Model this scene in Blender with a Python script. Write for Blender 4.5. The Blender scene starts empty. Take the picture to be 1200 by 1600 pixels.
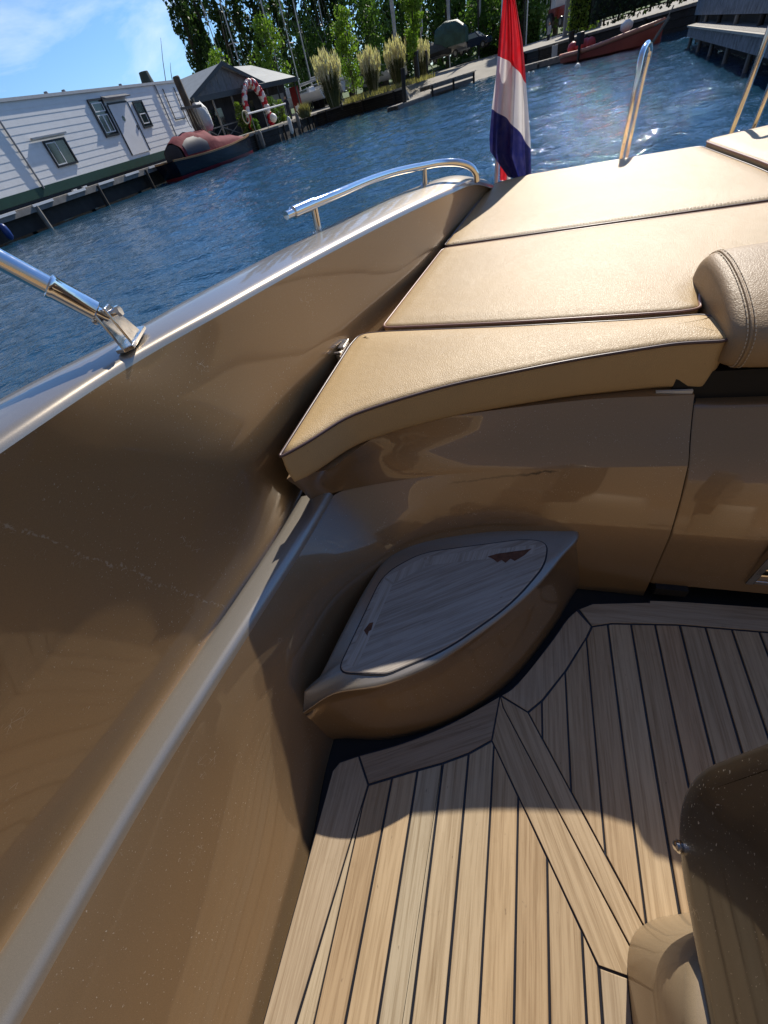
import bpy, bmesh, math, random
import numpy as np
from mathutils import Vector, Matrix
R = math.radians
rnd = random.Random(7)
S = bpy.context.scene
COL = S.collection

# ---------------------------------------------------------------- camera
# world: X = to starboard side of the picture, Y = aft along the boat, Z up; cockpit sole is z = 0
EYE = 1.15
WATER = -0.35
def camera_axes():
    dn = np.array([165.0, 550.0, 605.0]); dn /= np.linalg.norm(dn)
    fw = np.array([0, 0, 1.0]) - dn * dn[2]; fw /= np.linalg.norm(fw)
    rt = np.cross(dn, fw)
    if rt[0] < 0: rt = -rt
    a = R(26.3)
    return np.array([math.cos(a) * rt - math.sin(a) * fw, math.sin(a) * rt + math.cos(a) * fw, -dn])
CM = camera_axes()
cam_data = bpy.data.cameras.new('camera'); cam = bpy.data.objects.new('camera', cam_data); COL.objects.link(cam)
S.camera = cam
cx_, cy_, cz_ = CM[:, 0], -CM[:, 1], -CM[:, 2]
cam.matrix_world = Matrix(((cx_[0], cy_[0], cz_[0], 0), (cx_[1], cy_[1], cz_[1], 0), (cx_[2], cy_[2], cz_[2], EYE), (0, 0, 0, 1)))
cam_data.sensor_fit = 'VERTICAL'; cam_data.sensor_height = 36; cam_data.sensor_width = 27
cam_data.lens = 605.0 / 1600 * 36
cam_data.clip_start = 0.02; cam_data.clip_end = 5000
S.render.resolution_x = 768; S.render.resolution_y = 1024

# surveying helpers: real-world positions from sight lines
def sight(px, py): return CM @ np.array([px - 600.0, py - 800.0, 605.0])
def atz(px, py, z):
    r = sight(px, py); t = (z - EYE) / r[2]
    return Vector((r[0] * t, r[1] * t, z))
def atu(px, py, u):
    r = sight(px, py); t = u / r[0]
    return Vector((u, r[1] * t, EYE + r[2] * t))
def atd(px, py, d):
    r = sight(px, py); t = d / math.hypot(r[0], r[1])
    return Vector((r[0] * t, r[1] * t, EYE + r[2] * t))

# ---------------------------------------------------------------- sky, sun, exposure
SUN = Vector((.126, .82, .65)).normalized()
sun_el = math.asin(SUN.z); sun_az = math.atan2(SUN.x, SUN.y)
W = bpy.data.worlds.new("World"); S.world = W; W.use_nodes = True
nt = W.node_tree; nt.nodes.clear()
def N(tree, typ, **kw):
    n = tree.nodes.new(typ)
    for k, v in kw.items():
        if k.startswith('i_'): n.inputs[int(k[2:]) if k[2:].isdigit() else k[2:].replace('_', ' ')].default_value = v
        else: setattr(n, k, v)
    return n
sky = N(nt, 'ShaderNodeTexSky', sky_type='NISHITA'); sky.sun_disc = False
sky.sun_elevation = sun_el; sky.sun_rotation = sun_az; sky.air_density = 1.0; sky.dust_density = 0.15; sky.ozone_density = 4.0
tc = N(nt, 'ShaderNodeTexCoord'); mp = N(nt, 'ShaderNodeMapping'); mp.inputs['Rotation'].default_value = (0, 0, R(28)); mp.inputs['Scale'].default_value = (1.2, 5.0, 9.0)
nt.links.new(tc.outputs['Generated'], mp.inputs['Vector'])
n1 = N(nt, 'ShaderNodeTexNoise'); n1.inputs['Scale'].default_value = 1.3; n1.inputs['Detail'].default_value = 7; n1.inputs['Roughness'].default_value = .55; n1.inputs['Distortion'].default_value = .6
nt.links.new(mp.outputs[0], n1.inputs['Vector'])
cr = N(nt, 'ShaderNodeValToRGB'); cr.color_ramp.elements[0].position = .52; cr.color_ramp.elements[1].position = .84
nt.links.new(n1.outputs['Fac'], cr.inputs[0])
sp = N(nt, 'ShaderNodeSeparateXYZ'); nt.links.new(tc.outputs['Generated'], sp.inputs[0])
mr = N(nt, 'ShaderNodeMapRange'); mr.inputs['From Min'].default_value = .0; mr.inputs['From Max'].default_value = .55; mr.inputs['To Min'].default_value = .95; mr.inputs['To Max'].default_value = .25
nt.links.new(sp.outputs['Z'], mr.inputs['Value'])
mu = N(nt, 'ShaderNodeMath', operation='MULTIPLY'); nt.links.new(cr.outputs[0], mu.inputs[0]); nt.links.new(mr.outputs[0], mu.inputs[1])
mx = N(nt, 'ShaderNodeMixRGB'); mx.inputs[2].default_value = (9.5, 10.5, 11.5, 1)
tint = N(nt, 'ShaderNodeMixRGB', blend_type='MULTIPLY'); tint.inputs[0].default_value = 1; tint.inputs[2].default_value = (.74, .98, 1.30, 1)
nt.links.new(sky.outputs[0], tint.inputs[1]); nt.links.new(mu.outputs[0], mx.inputs[0]); nt.links.new(tint.outputs[0], mx.inputs[1])
hz = N(nt, 'ShaderNodeMapRange', interpolation_type='SMOOTHSTEP'); hz.inputs['From Min'].default_value = .15; hz.inputs['From Max'].default_value = -.65; hz.inputs['To Min'].default_value = 0; hz.inputs['To Max'].default_value = .85  # whitish haze added to the unseen forward sky, neutralising blue fill
nt.links.new(sp.outputs['Y'], hz.inputs['Value'])
mh = N(nt, 'ShaderNodeMixRGB'); mh.inputs[2].default_value = (1.45, 1.38, 1.32, 1); nt.links.new(hz.outputs[0], mh.inputs[0]); nt.links.new(mx.outputs[0], mh.inputs[1])
bg = N(nt, 'ShaderNodeBackground'); bg.inputs['Strength'].default_value = .098
nt.links.new(mh.outputs[0], bg.inputs['Color'])
wo = N(nt, 'ShaderNodeOutputWorld'); nt.links.new(bg.outputs[0], wo.inputs[0])
sd = bpy.data.lights.new('sun', 'SUN'); sd.energy = 5.0; sd.angle = R(.53); sd.color = (1, .93, .82)
so = bpy.data.objects.new('sun', sd); COL.objects.link(so); so.rotation_euler = SUN.to_track_quat('Z', 'Y').to_euler(); so.location = (0, 0, 30)
S.view_settings.view_transform = 'Standard'; S.view_settings.look = 'None'; S.view_settings.exposure = 0.15; S.view_settings.gamma = 1

# ---------------------------------------------------------------- materials
def new_mat(name):
    m = bpy.data.materials.new(name); m.use_nodes = True
    return m, m.node_tree, m.node_tree.nodes['Principled BSDF']
def setp(b, col=None, rough=None, metal=None, **kw):
    if col is not None: b.inputs['Base Color'].default_value = (*col, 1)
    if rough is not None: b.inputs['Roughness'].default_value = rough
    if metal is not None: b.inputs['Metallic'].default_value = metal
    for k, v in kw.items(): b.inputs[k.replace('_', ' ')].default_value = v
def noise(t, vec, scale, detail=3, rough=.5, dist=0):
    n = N(t, 'ShaderNodeTexNoise'); n.inputs['Scale'].default_value = scale; n.inputs['Detail'].default_value = detail
    n.inputs['Roughness'].default_value = rough; n.inputs['Distortion'].default_value = dist
    if vec is not None: t.links.new(vec, n.inputs['Vector'])
    return n.outputs['Fac']
def ramp(t, fac, stops, interp='LINEAR'):
    r = N(t, 'ShaderNodeValToRGB'); e = r.color_ramp; e.interpolation = interp
    while len(e.elements) < len(stops): e.elements.new(.5)
    for el, (p, c) in zip(e.elements, stops):
        el.position = p; el.color = (*c, 1) if len(c) == 3 else c
    t.links.new(fac, r.inputs[0]); return r.outputs[0]
def mapping(t, scale=(1, 1, 1), rot=(0, 0, 0), coord='Object'):
    c = N(t, 'ShaderNodeTexCoord'); src = c.outputs[coord]
    if tuple(rot) != (0, 0, 0):
        r_ = N(t, 'ShaderNodeMapping'); r_.inputs['Rotation'].default_value = rot; t.links.new(src, r_.inputs[0]); src = r_.outputs[0]
    m = N(t, 'ShaderNodeMapping'); m.inputs['Scale'].default_value = scale
    t.links.new(src, m.inputs[0]); return m.outputs[0]
def bump(t, b, h, strength=.3, dist=.01, coat=False):
    n = N(t, 'ShaderNodeBump'); n.inputs['Strength'].default_value = strength; n.inputs['Distance'].default_value = dist
    t.links.new(h, n.inputs['Height']); t.links.new(n.outputs[0], b.inputs['Coat Normal' if coat else 'Normal']); return n
def mixc(t, fac, a, b_, mode='MIX'):
    m = N(t, 'ShaderNodeMixRGB'); m.blend_type = mode
    for s, v in ((0, fac), (1, a), (2, b_)):
        if isinstance(v, (int, float)): m.inputs[s].default_value = v
        elif isinstance(v, tuple): m.inputs[s].default_value = (*v, 1)
        else: t.links.new(v, m.inputs[s])
    return m.outputs[0]
def math_(t, op, a, b_=None):
    m = N(t, 'ShaderNodeMath', operation=op)
    for s, v in ((0, a), (1, b_)):
        if v is None: continue
        if isinstance(v, (int, float)): m.inputs[s].default_value = v
        else: t.links.new(v, m.inputs[s])
    return m.outputs[0]

def simple(name, col, rough=.6, metal=0, var=.12, vscale=6, bscale=None, bstr=.2, bdist=.01, **kw):
    m, t, b = new_mat(name); setp(b, col, rough, metal, **kw)
    v = mapping(t)
    n = noise(t, v, vscale, 4, .6)
    c = ramp(t, n, [(.25, tuple(max(0, x * (1 - var)) for x in col)), (.75, tuple(min(1, x * (1 + var)) for x in col))])
    t.links.new(c, b.inputs['Base Color'])
    if bscale: bump(t, b, noise(t, v, bscale, 4, .6), bstr, bdist)
    return m

def gelcoat(name, base=(.32, .22, .12), scratch=1.0, metal=.38, rough=.46, coat=.75):
    m, t, b = new_mat(name)
    v = mapping(t)
    big = noise(t, v, 2.2, 3, .5)
    flake = noise(t, v, 1600, 1, .5)
    c = ramp(t, flake, [(.3, tuple(x * .84 for x in base)), (.7, tuple(x * 1.14 for x in base))])
    # fine scratches: thin broken lines in several directions plus stray specks
    def lines(scale, rot, thr, mscale, mthr):
        vv = mapping(t, scale, rot)
        vo = N(t, 'ShaderNodeTexVoronoi', feature='DISTANCE_TO_EDGE'); vo.inputs['Scale'].default_value = 1.0; t.links.new(vv, vo.inputs['Vector'])
        d = ramp(t, vo.outputs['Distance'], [(0, (1, 1, 1)), (thr, (0, 0, 0))])
        mk = ramp(t, noise(t, v, mscale, 3, .7), [(mthr, (0, 0, 0)), (mthr + .07, (1, 1, 1))])
        return math_(t, 'MULTIPLY', d, mk)
    s1 = lines((150, 28, 110), (.3, .4, .5), .028, 13, .655)
    s2 = lines((40, 170, 150), (.9, .1, -.4), .028, 17, .665)
    s3 = lines((31, 24, 37), (.2, .7, .1), .005, 8, .67)
    spk = ramp(t, noise(t, v, 330, 1, .5), [(.735, (0, 0, 0)), (.77, (1, 1, 1))])
    spk = math_(t, 'MULTIPLY', spk, ramp(t, noise(t, v, 4, 4, .7), [(.42, (.12, .12, .12)), (.62, (.85, .85, .85))]))
    spk2 = ramp(t, noise(t, mapping(t, (520, 130, 260), (.3, .5, .7)), 1, 1, .5), [(.715, (0, 0, 0)), (.75, (1, 1, 1))])
    spk = math_(t, 'MAXIMUM', spk, math_(t, 'MULTIPLY', spk2, ramp(t, noise(t, v, 6, 3, .6), [(.45, (0, 0, 0)), (.6, (1, 1, 1))])))
    s = math_(t, 'MAXIMUM', math_(t, 'MAXIMUM', s1, s2), math_(t, 'MAXIMUM', math_(t, 'MULTIPLY', s3, .5), spk))
    sx = N(t, 'ShaderNodeSeparateXYZ'); t.links.new(v, sx.inputs[0])
    gp = N(t, 'ShaderNodeNewGeometry'); sw = N(t, 'ShaderNodeSeparateXYZ'); t.links.new(gp.outputs['Position'], sw.inputs[0])
    wob = math_(t, 'MULTIPLY', math_(t, 'SUBTRACT', noise(t, gp.outputs['Position'], 9, 5, .75), .5), .06)
    # one long scuff along the port side
    dz = math_(t, 'ABSOLUTE', math_(t, 'ADD', math_(t, 'SUBTRACT', sw.outputs['Y'], math_(t, 'ADD', .43, math_(t, 'MULTIPLY', sw.outputs['Z'], -.278))), wob))
    ln = ramp(t, dz, [(0, (1, 1, 1)), (.0028, (0, 0, 0))])
    wx = N(t, 'ShaderNodeMapRange'); wx.inputs['From Min'].default_value = -.62; wx.inputs['From Max'].default_value = -.63; t.links.new(sw.outputs['X'], wx.inputs['Value'])
    wy = N(t, 'ShaderNodeMapRange'); wy.inputs['From Min'].default_value = .93; wy.inputs['From Max'].default_value = .85; t.links.new(sw.outputs['Z'], wy.inputs['Value'])
    brk = ramp(t, noise(t, gp.outputs['Position'], 160, 2, .6), [(.49, (0, 0, 0)), (.57, (1, 1, 1))])
    ln = math_(t, 'MULTIPLY', math_(t, 'MULTIPLY', ln, brk), math_(t, 'MULTIPLY', wx.outputs[0], wy.outputs[0]))
    s = math_(t, 'MULTIPLY', s, .5 * scratch)
    s = math_(t, 'MAXIMUM', s, math_(t, 'MULTIPLY', ln, .55 * min(1, scratch)))
    c = mixc(t, s, c, (.62, .55, .44))
    # dark hairline crack across the riser below the cushion
    wob2 = math_(t, 'MULTIPLY', math_(t, 'SUBTRACT', noise(t, gp.outputs['Position'], 22, 4, .7), .5), .022)
    dc = math_(t, 'ABSOLUTE', math_(t, 'ADD', math_(t, 'SUBTRACT', sw.outputs['Z'], math_(t, 'ADD', .392, math_(t, 'MULTIPLY', sw.outputs['X'], .07))), wob2))
    dl_ = ramp(t, dc, [(0, (1, 1, 1)), (.0016, (0, 0, 0))])
    rx = ramp(t, math_(t, 'ADD', sw.outputs['X'], .5), [(.33, (0, 0, 0)), (.36, (.5, .5, .5)), (.53, (.55, .55, .55)), (.56, (1, 1, 1)), (.60, (1, 1, 1)), (.62, (0, 0, 0))])
    ry = N(t, 'ShaderNodeMapRange'); ry.inputs['From Min'].default_value = .70; ry.inputs['From Max'].default_value = .72; t.links.new(sw.outputs['Y'], ry.inputs['Value'])
    c = mixc(t, math_(t, 'MULTIPLY', math_(t, 'MULTIPLY', dl_, rx), ry.outputs[0]), c, (.02, .012, .008))
    t.links.new(c, b.inputs['Base Color'])
    setp(b, None, rough, metal, Coat_Weight=coat, Coat_Roughness=.03, Coat_IOR=1.6)
    cr_ = ramp(t, noise(t, v, 14, 4, .6), [(.3, (.018, .018, .018)), (.8, (.085, .085, .085))])
    t.links.new(cr_, b.inputs['Coat Roughness'])
    fb = N(t, 'ShaderNodeBump'); fb.inputs['Strength'].default_value = .12; fb.inputs['Distance'].default_value = .0006
    t.links.new(flake, fb.inputs['Height']); t.links.new(fb.outputs[0], b.inputs['Normal'])
    # slightly wavy moulding and orange peel under the lacquer
    h = math_(t, 'ADD', math_(t, 'MULTIPLY', big, 1.0), math_(t, 'MULTIPLY', noise(t, v, 60, 2, .5), .02))
    bump(t, b, h, .07, .012, coat=True)
    return m
M_gold = gelcoat('gold_gelcoat')
M_deck = gelcoat('gold_gelcoat_sky_sheen', (.36, .31, .245), .6, .62, .34, .55)  # same gold gelcoat, with sky sheen of upward faces put into base colour
M_ledge = gelcoat('gold_gelcoat_sun_sheen', (.46, .415, .35), .3, .72, .40, .4)  # ledge's sunlit sheen painted in as a paler, greyer base
M_wall = gelcoat('gold_gelcoat_wall', (.325, .208, .10), 1.8, .5, .42)
M_gold2 = gelcoat('gold_gelcoat_scuffed', (.285, .187, .098), 1.5, .45, .42, 1.0)

def leather(name, base):
    m, t, b = new_mat(name); v = mapping(t)
    n = noise(t, v, 3.2, 5, .62)
    c = ramp(t, n, [(.25, tuple(x * .90 for x in base)), (.55, base), (.8, tuple(min(1, x * 1.05) for x in base))])
    blot = ramp(t, noise(t, v, 26, 3, .6), [(.64, (0, 0, 0)), (.78, (1, 1, 1))])
    c = mixc(t, math_(t, 'MULTIPLY', blot, .16), c, (.30, .20, .10))
    spk = ramp(t, noise(t, v, 60, 2, .5), [(.75, (0, 0, 0)), (.79, (1, 1, 1))])
    c = mixc(t, math_(t, 'MULTIPLY', spk, .35), c, (.2, .13, .07))
    t.links.new(c, b.inputs['Base Color'])
    setp(b, None, .5, 0, Specular_IOR_Level=.4)
    vo = N(t, 'ShaderNodeTexVoronoi', feature='DISTANCE_TO_EDGE'); vo.inputs['Scale'].default_value = 210
    ns = N(t, 'ShaderNodeVectorMath', operation='ADD'); nn = N(t, 'ShaderNodeTexNoise'); nn.inputs['Scale'].default_value = 120; t.links.new(v, nn.inputs['Vector'])
    sc = N(t, 'ShaderNodeVectorMath', operation='SCALE'); sc.inputs['Scale'].default_value = .006; t.links.new(nn.outputs['Color'], sc.inputs[0])
    t.links.new(v, ns.inputs[0]); t.links.new(sc.outputs[0], ns.inputs[1]); t.links.new(ns.outputs[0], vo.inputs['Vector'])
    hh = ramp(t, vo.outputs['Distance'], [(0, (0, 0, 0)), (.25, (1, 1, 1))])
    wr = noise(t, v, 7, 4, .55)
    h = math_(t, 'ADD', hh, math_(t, 'MULTIPLY', wr, 13.0))
    bump(t, b, h, .32, .0011)
    return m
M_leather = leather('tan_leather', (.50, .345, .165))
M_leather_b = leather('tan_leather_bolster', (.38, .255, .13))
M_piping = simple('dark_piping', (.10, .06, .055), .38, var=.1)
M_piping_r = simple('rosy_piping', (.36, .20, .15), .38, var=.1)
M_thread = simple('pale_thread', (.62, .52, .36), .8)

def teak(name, tones, grain_rot=0, worn=0.0):
    m, t, b = new_mat(name)
    g = N(t, 'ShaderNodeNewGeometry')
    v = mapping(t, (170, 5, 170), (0, 0, grain_rot)); v2 = mapping(t, (60, 2.2, 60), (0, 0, grain_rot)); v3 = mapping(t)
    isl = ramp(t, g.outputs['Random Per Island'], [(i / (len(tones) - 1) if len(tones) > 1 else 0, c) for i, c in enumerate(tones)])
    add = N(t, 'ShaderNodeVectorMath', operation='ADD'); comb = N(t, 'ShaderNodeCombineXYZ'); t.links.new(math_(t, 'MULTIPLY', g.outputs['Random Per Island'], 37.0), comb.inputs[1]); t.links.new(v, add.inputs[0]); t.links.new(comb.outputs[0], add.inputs[1])
    gr = noise(t, add.outputs[0], 1, 5, .65, .3)
    gr2 = noise(t, v2, 1, 4, .6, .6)
    c = mixc(t, ramp(t, gr, [(.30, (1, 1, 1)), (.58, (0, 0, 0))]), isl, mixc(t, 1.0, isl, (.62, .57, .51), 'MULTIPLY'))
    c = mixc(t, ramp(t, gr2, [(.55, (0, 0, 0)), (.75, (.6, .6, .6))]), c, mixc(t, 1.0, isl, (1.22, 1.25, 1.28), 'MULTIPLY'))
    blot = ramp(t, noise(t, v3, 16, 5, .7), [(.62, (0, 0, 0)), (.75, (1, 1, 1))])
    c = mixc(t, math_(t, 'MULTIPLY', blot, .28), c, mixc(t, 1.0, isl, (.5, .45, .4), 'MULTIPLY'))
    pits = ramp(t, noise(t, mapping(t, (150, 55, 150), (0, 0, grain_rot)), 1, 2, .5), [(.74, (0, 0, 0)), (.80, (1, 1, 1))])
    c = mixc(t, math_(t, 'MULTIPLY', pits, .5), c, (.10, .07, .045))
    t.links.new(c, b.inputs['Base Color']); setp(b, None, .72, 0, Specular_IOR_Level=.3)
    bump(t, b, math_(t, 'ADD', gr, gr2), .5, .0012)
    return m
M_teak = teak('teak_planks', [(.46, .31, .175), (.48, .37, .235), (.42, .295, .17), (.50, .36, .21), (.46, .38, .26), (.46, .305, .17), (.44, .33, .20)])
M_teak_m = teak('teak_margin', [(.42, .32, .21), (.45, .35, .235)])
M_teak_across = teak('teak_margin_across', [(.40, .31, .21), (.42, .33, .225)], R(90))
M_teak_king = teak('teak_king', [(.45, .33, .20), (.47, .35, .215)], R(-24))
M_teak_grey = teak('teak_weathered', [(.40, .355, .30), (.44, .39, .335)], R(58))
M_caulk = simple('black_caulk', (.012, .012, .016), .45, var=.2)
M_black = simple('gap_shade', (.006, .006, .006), .7)  # near-black base stands for shade inside gaps, slots and openings
def chrome(name, rough=.06, col=(.82, .80, .77)):
    m, t, b = new_mat(name); v = mapping(t); setp(b, col, rough, 1)
    t.links.new(ramp(t, noise(t, v, 70, 4, .7), [(.35, (rough * .6,) * 3), (.8, (rough * 2.6,) * 3)]), b.inputs['Roughness'])
    bump(t, b, noise(t, v, 90, 3, .6), .06, .0015)
    return m
M_chrome = chrome('stainless_steel')
M_chrome_w = chrome('stainless_steel_worn', .13, (.74, .69, .62))
M_white_plastic = simple('ivory_plastic', (.62, .60, .54), .4)

# ---------------------------------------------------------------- mesh helpers
def tag(o, label=None, cat=None, group=None, kind=None):
    if label: o['label'] = label
    if cat: o['category'] = cat
    if group: o['group'] = group
    if kind: o['kind'] = kind
    return o
def thing(name, loc, label, cat, group=None):
    o = bpy.data.objects.new(name, None); o.location = loc; o.empty_display_size = .1; COL.objects.link(o)
    return tag(o, label, cat, group)
def wloc(o):
    p = Vector(o.location)
    while o.parent: o = o.parent; p = p + Vector(o.location)
    return p
class MB:
    def __init__(s): s.v = []; s.f = []; s.mi = []
    def add(s, vs, fs, mi=0):
        k = len(s.v); s.v += [tuple(x) for x in vs]; s.f += [tuple(i + k for i in f) for f in fs]; s.mi += [mi] * len(fs)
    def box(s, a, b, mi=0):
        x0, y0, z0 = a; x1, y1, z1 = b
        s.add([(x0, y0, z0), (x1, y0, z0), (x1, y1, z0), (x0, y1, z0), (x0, y0, z1), (x1, y0, z1), (x1, y1, z1), (x0, y1, z1)],
              [(0, 3, 2, 1), (4, 5, 6, 7), (0, 1, 5, 4), (1, 2, 6, 5), (2, 3, 7, 6), (3, 0, 4, 7)], mi)
    def obox(s, p, q, w, h, mi=0, up=(0, 0, 1)):
        # beam from p to q, width w sideways, height h along up (centred)
        p, q, up = Vector(p), Vector(q), Vector(up); d = (q - p).normalized(); sd_ = d.cross(up)
        if sd_.length < 1e-4: sd_ = d.cross(Vector((1, 0, 0)))
        sd_.normalize(); u = sd_.cross(d).normalized()
        c = [p - sd_ * w / 2 - u * h / 2, p + sd_ * w / 2 - u * h / 2, p + sd_ * w / 2 + u * h / 2, p - sd_ * w / 2 + u * h / 2]
        c += [x + (q - p) for x in c]
        s.add(c, [(0, 1, 2, 3), (7, 6, 5, 4), (0, 4, 5, 1), (1, 5, 6, 2), (2, 6, 7, 3), (3, 7, 4, 0)], mi)
    def tube(s, pts, rad, n=10, cap=True, mi=0, flat=1.0):
        pts = [Vector(p) for p in pts]; m = len(pts)
        rs = rad if isinstance(rad, (list, tuple)) else [rad] * m
        d0 = (pts[1] - pts[0]).normalized(); ref = Vector((0, 0, 1)) if abs(d0.z) < .9 else Vector((1, 0, 0))
        a = d0.cross(ref).normalized(); vs = []; fs = []
        for i, p in enumerate(pts):
            d = (pts[min(i + 1, m - 1)] - pts[max(i - 1, 0)]).normalized()
            a = (a - d * a.dot(d)).normalized(); b = d.cross(a)
            for k in range(n):
                t = 2 * math.pi * k / n; vs.append(p + (a * math.cos(t) + b * math.sin(t) * flat) * rs[i])
        for i in range(m - 1):
            for k in range(n):
                k2 = (k + 1) % n; fs.append((i * n + k, i * n + k2, (i + 1) * n + k2, (i + 1) * n + k))
        if cap: fs.append(tuple(range(n - 1, -1, -1))); fs.append(tuple((m - 1) * n + k for k in range(n)))
        s.add(vs, fs, mi)
    def rings(s, rings, closed=True, cap0=False, cap1=False, mi=0):
        n = len(rings[0]); vs = [p for r in rings for p in r]; fs = []
        for i in range(len(rings) - 1):
            for k in range(n if closed else n - 1):
                k2 = (k + 1) % n; fs.append((i * n + k, i * n + k2, (i + 1) * n + k2, (i + 1) * n + k))
        if cap0: fs.append(tuple(range(n - 1, -1, -1)))
        if cap1: fs.append(tuple((len(rings) - 1) * n + k for k in range(n)))
        s.add(vs, fs, mi)
    def prism(s, poly, z0, z1, mi=0):
        s.rings([[(x, y, z0) for x, y in poly], [(x, y, z1) for x, y in poly]], True, True, True, mi)
    def build(s, name, mats, parent=None, smooth=False, bevel=0, subsurf=0, angle=40, dedupe=False):
        off = wloc(parent) if parent else Vector((0, 0, 0))
        me = bpy.data.meshes.new(name); me.from_pydata([(a - off.x, b - off.y, c - off.z) for a, b, c in s.v], [], s.f)
        mats = mats if isinstance(mats, (list, tuple)) else [mats]
        for m in mats: me.materials.append(m)
        if len(mats) > 1: me.polygons.foreach_set('material_index', s.mi)
        bm = bmesh.new(); bm.from_mesh(me)
        if dedupe: bmesh.ops.remove_doubles(bm, verts=bm.verts, dist=1e-5)
        bmesh.ops.recalc_face_normals(bm, faces=bm.faces); bm.to_mesh(me); bm.free()
        if smooth:
            me.polygons.foreach_set('use_smooth', [True] * len(me.polygons))
            if smooth != 'all': me.set_sharp_from_angle(angle=R(angle))
        o = bpy.data.objects.new(name, me); COL.objects.link(o)
        if parent: o.parent = parent
        if bevel:
            md = o.modifiers.new('bevel', 'BEVEL'); md.width = bevel; md.segments = 2; md.limit_method = 'ANGLE'; md.angle_limit = R(40)
        if subsurf:
            md = o.modifiers.new('sub', 'SUBSURF'); md.levels = subsurf; md.render_levels = subsurf
        me.update(); return o
def catmull(P, n, closed=False):
    P = [np.array(p, float) for p in P]; out = []
    m = len(P); segs = m if closed else m - 1
    for i in range(segs):
        p0 = P[(i - 1) % m] if closed or i > 0 else 2 * P[0] - P[1]
        p1 = P[i]; p2 = P[(i + 1) % m]
        p3 = P[(i + 2) % m] if closed or i + 2 < m else 2 * P[-1] - P[-2]
        # centripetal-ish tension for uneven spacing
        d01 = max(np.linalg.norm(p1 - p0) ** .5, 1e-4); d12 = max(np.linalg.norm(p2 - p1) ** .5, 1e-4); d23 = max(np.linalg.norm(p3 - p2) ** .5, 1e-4)
        m1 = (p2 - p1) + d12 * ((p1 - p0) / d01 - (p2 - p0) / (d01 + d12))
        m2 = (p2 - p1) + d12 * ((p3 - p2) / d23 - (p3 - p1) / (d12 + d23))
        for k in range(n):
            t = k / n; out.append((2 * t ** 3 - 3 * t ** 2 + 1) * p1 + (t ** 3 - 2 * t ** 2 + t) * m1 + (-2 * t ** 3 + 3 * t ** 2) * p2 + (t ** 3 - t ** 2) * m2)
    if not closed: out.append(P[-1])
    return out
def chaikin(P, it=3, r=.25):
    P = [np.array(p, float) for p in P]
    for _ in range(it):
        Q = []
        for i in range(len(P)):
            a, b = P[i], P[(i + 1) % len(P)]; Q += [a * (1 - r) + b * r, a * r + b * (1 - r)]
        P = Q
    return P
def round_poly(P, rad, seg=5):
    # round every corner of a polygon by its own radius
    out = []; m = len(P); P = [np.array(p, float) for p in P]
    rs = rad if isinstance(rad, (list, tuple)) else [rad] * m
    for i in range(m):
        a, b, c = P[i - 1], P[i], P[(i + 1) % m]; r = rs[i]
        if r <= 0: out.append(b); continue
        da = (a - b); dc = (c - b); la, lc = np.linalg.norm(da), np.linalg.norm(dc); r = min(r, la * .49, lc * .49)
        p, q = b + da / la * r, b + dc / lc * r
        for k in range(seg + 1):
            t = k / seg; out.append((1 - t) ** 2 * p + 2 * t * (1 - t) * b + t * t * q)
    return out
def area(P): return .5 * sum(P[i - 1][0] * P[i][1] - P[i][0] * P[i - 1][1] for i in range(len(P)))
def inset(P, d):
    P = [np.array(p[:2], float) for p in P]; s = 1 if area(P) > 0 else -1; out = []
    for i in range(len(P)):
        a, b, c = P[i - 1], P[i], P[(i + 1) % len(P)]
        e1, e2 = b - a, c - b; l1, l2 = np.linalg.norm(e1), np.linalg.norm(e2)
        if l1 < 1e-9 or l2 < 1e-9: out.append(b); continue
        n1, n2 = np.array([-e1[1], e1[0]]) / l1, np.array([-e2[1], e2[0]]) / l2
        n = n1 + n2; L = np.linalg.norm(n); n = n / max(L, 1e-6); k = 1 / max(n.dot(n1), .45)
        out.append(b + s * n * d * k)
    return out
def inset_clean(P, d):
    P = [np.array(p[:2], float) for p in P]
    if d <= 0: return inset(P, d)
    Q = inset(P, d); A = np.array(P); B = np.roll(A, -1, 0); AB = B - A; L2 = (AB ** 2).sum(1) + 1e-12; ok = []
    for q in Q:
        t = np.clip(((q - A) * AB).sum(1) / L2, 0, 1); ok.append(np.sqrt((((A + AB * t[:, None]) - q) ** 2).sum(1)).min() >= d * .97)
    n = len(Q); out = []
    for i in range(n):
        if ok[i]: out.append(Q[i]); continue
        k = 1
        while k < n and not ok[(i + k) % n] and not ok[(i - k) % n]: k += 1
        out.append(Q[(i + k) % n] if ok[(i + k) % n] else Q[(i - k) % n])
    return out
def clip_strip(P, x0, x1):
    def cl(P, f):
        o = []
        for i in range(len(P)):
            a, b = P[i - 1], P[i]; fa, fb = f(a), f(b)
            if fa * fb < 0: o.append(a + (b - a) * fa / (fa - fb))
            if fb >= 0: o.append(b)
        return o
    P = cl(P, lambda p: p[0] - x0)
    return cl(P, lambda p: x1 - p[0]) if len(P) > 2 else []

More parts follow.
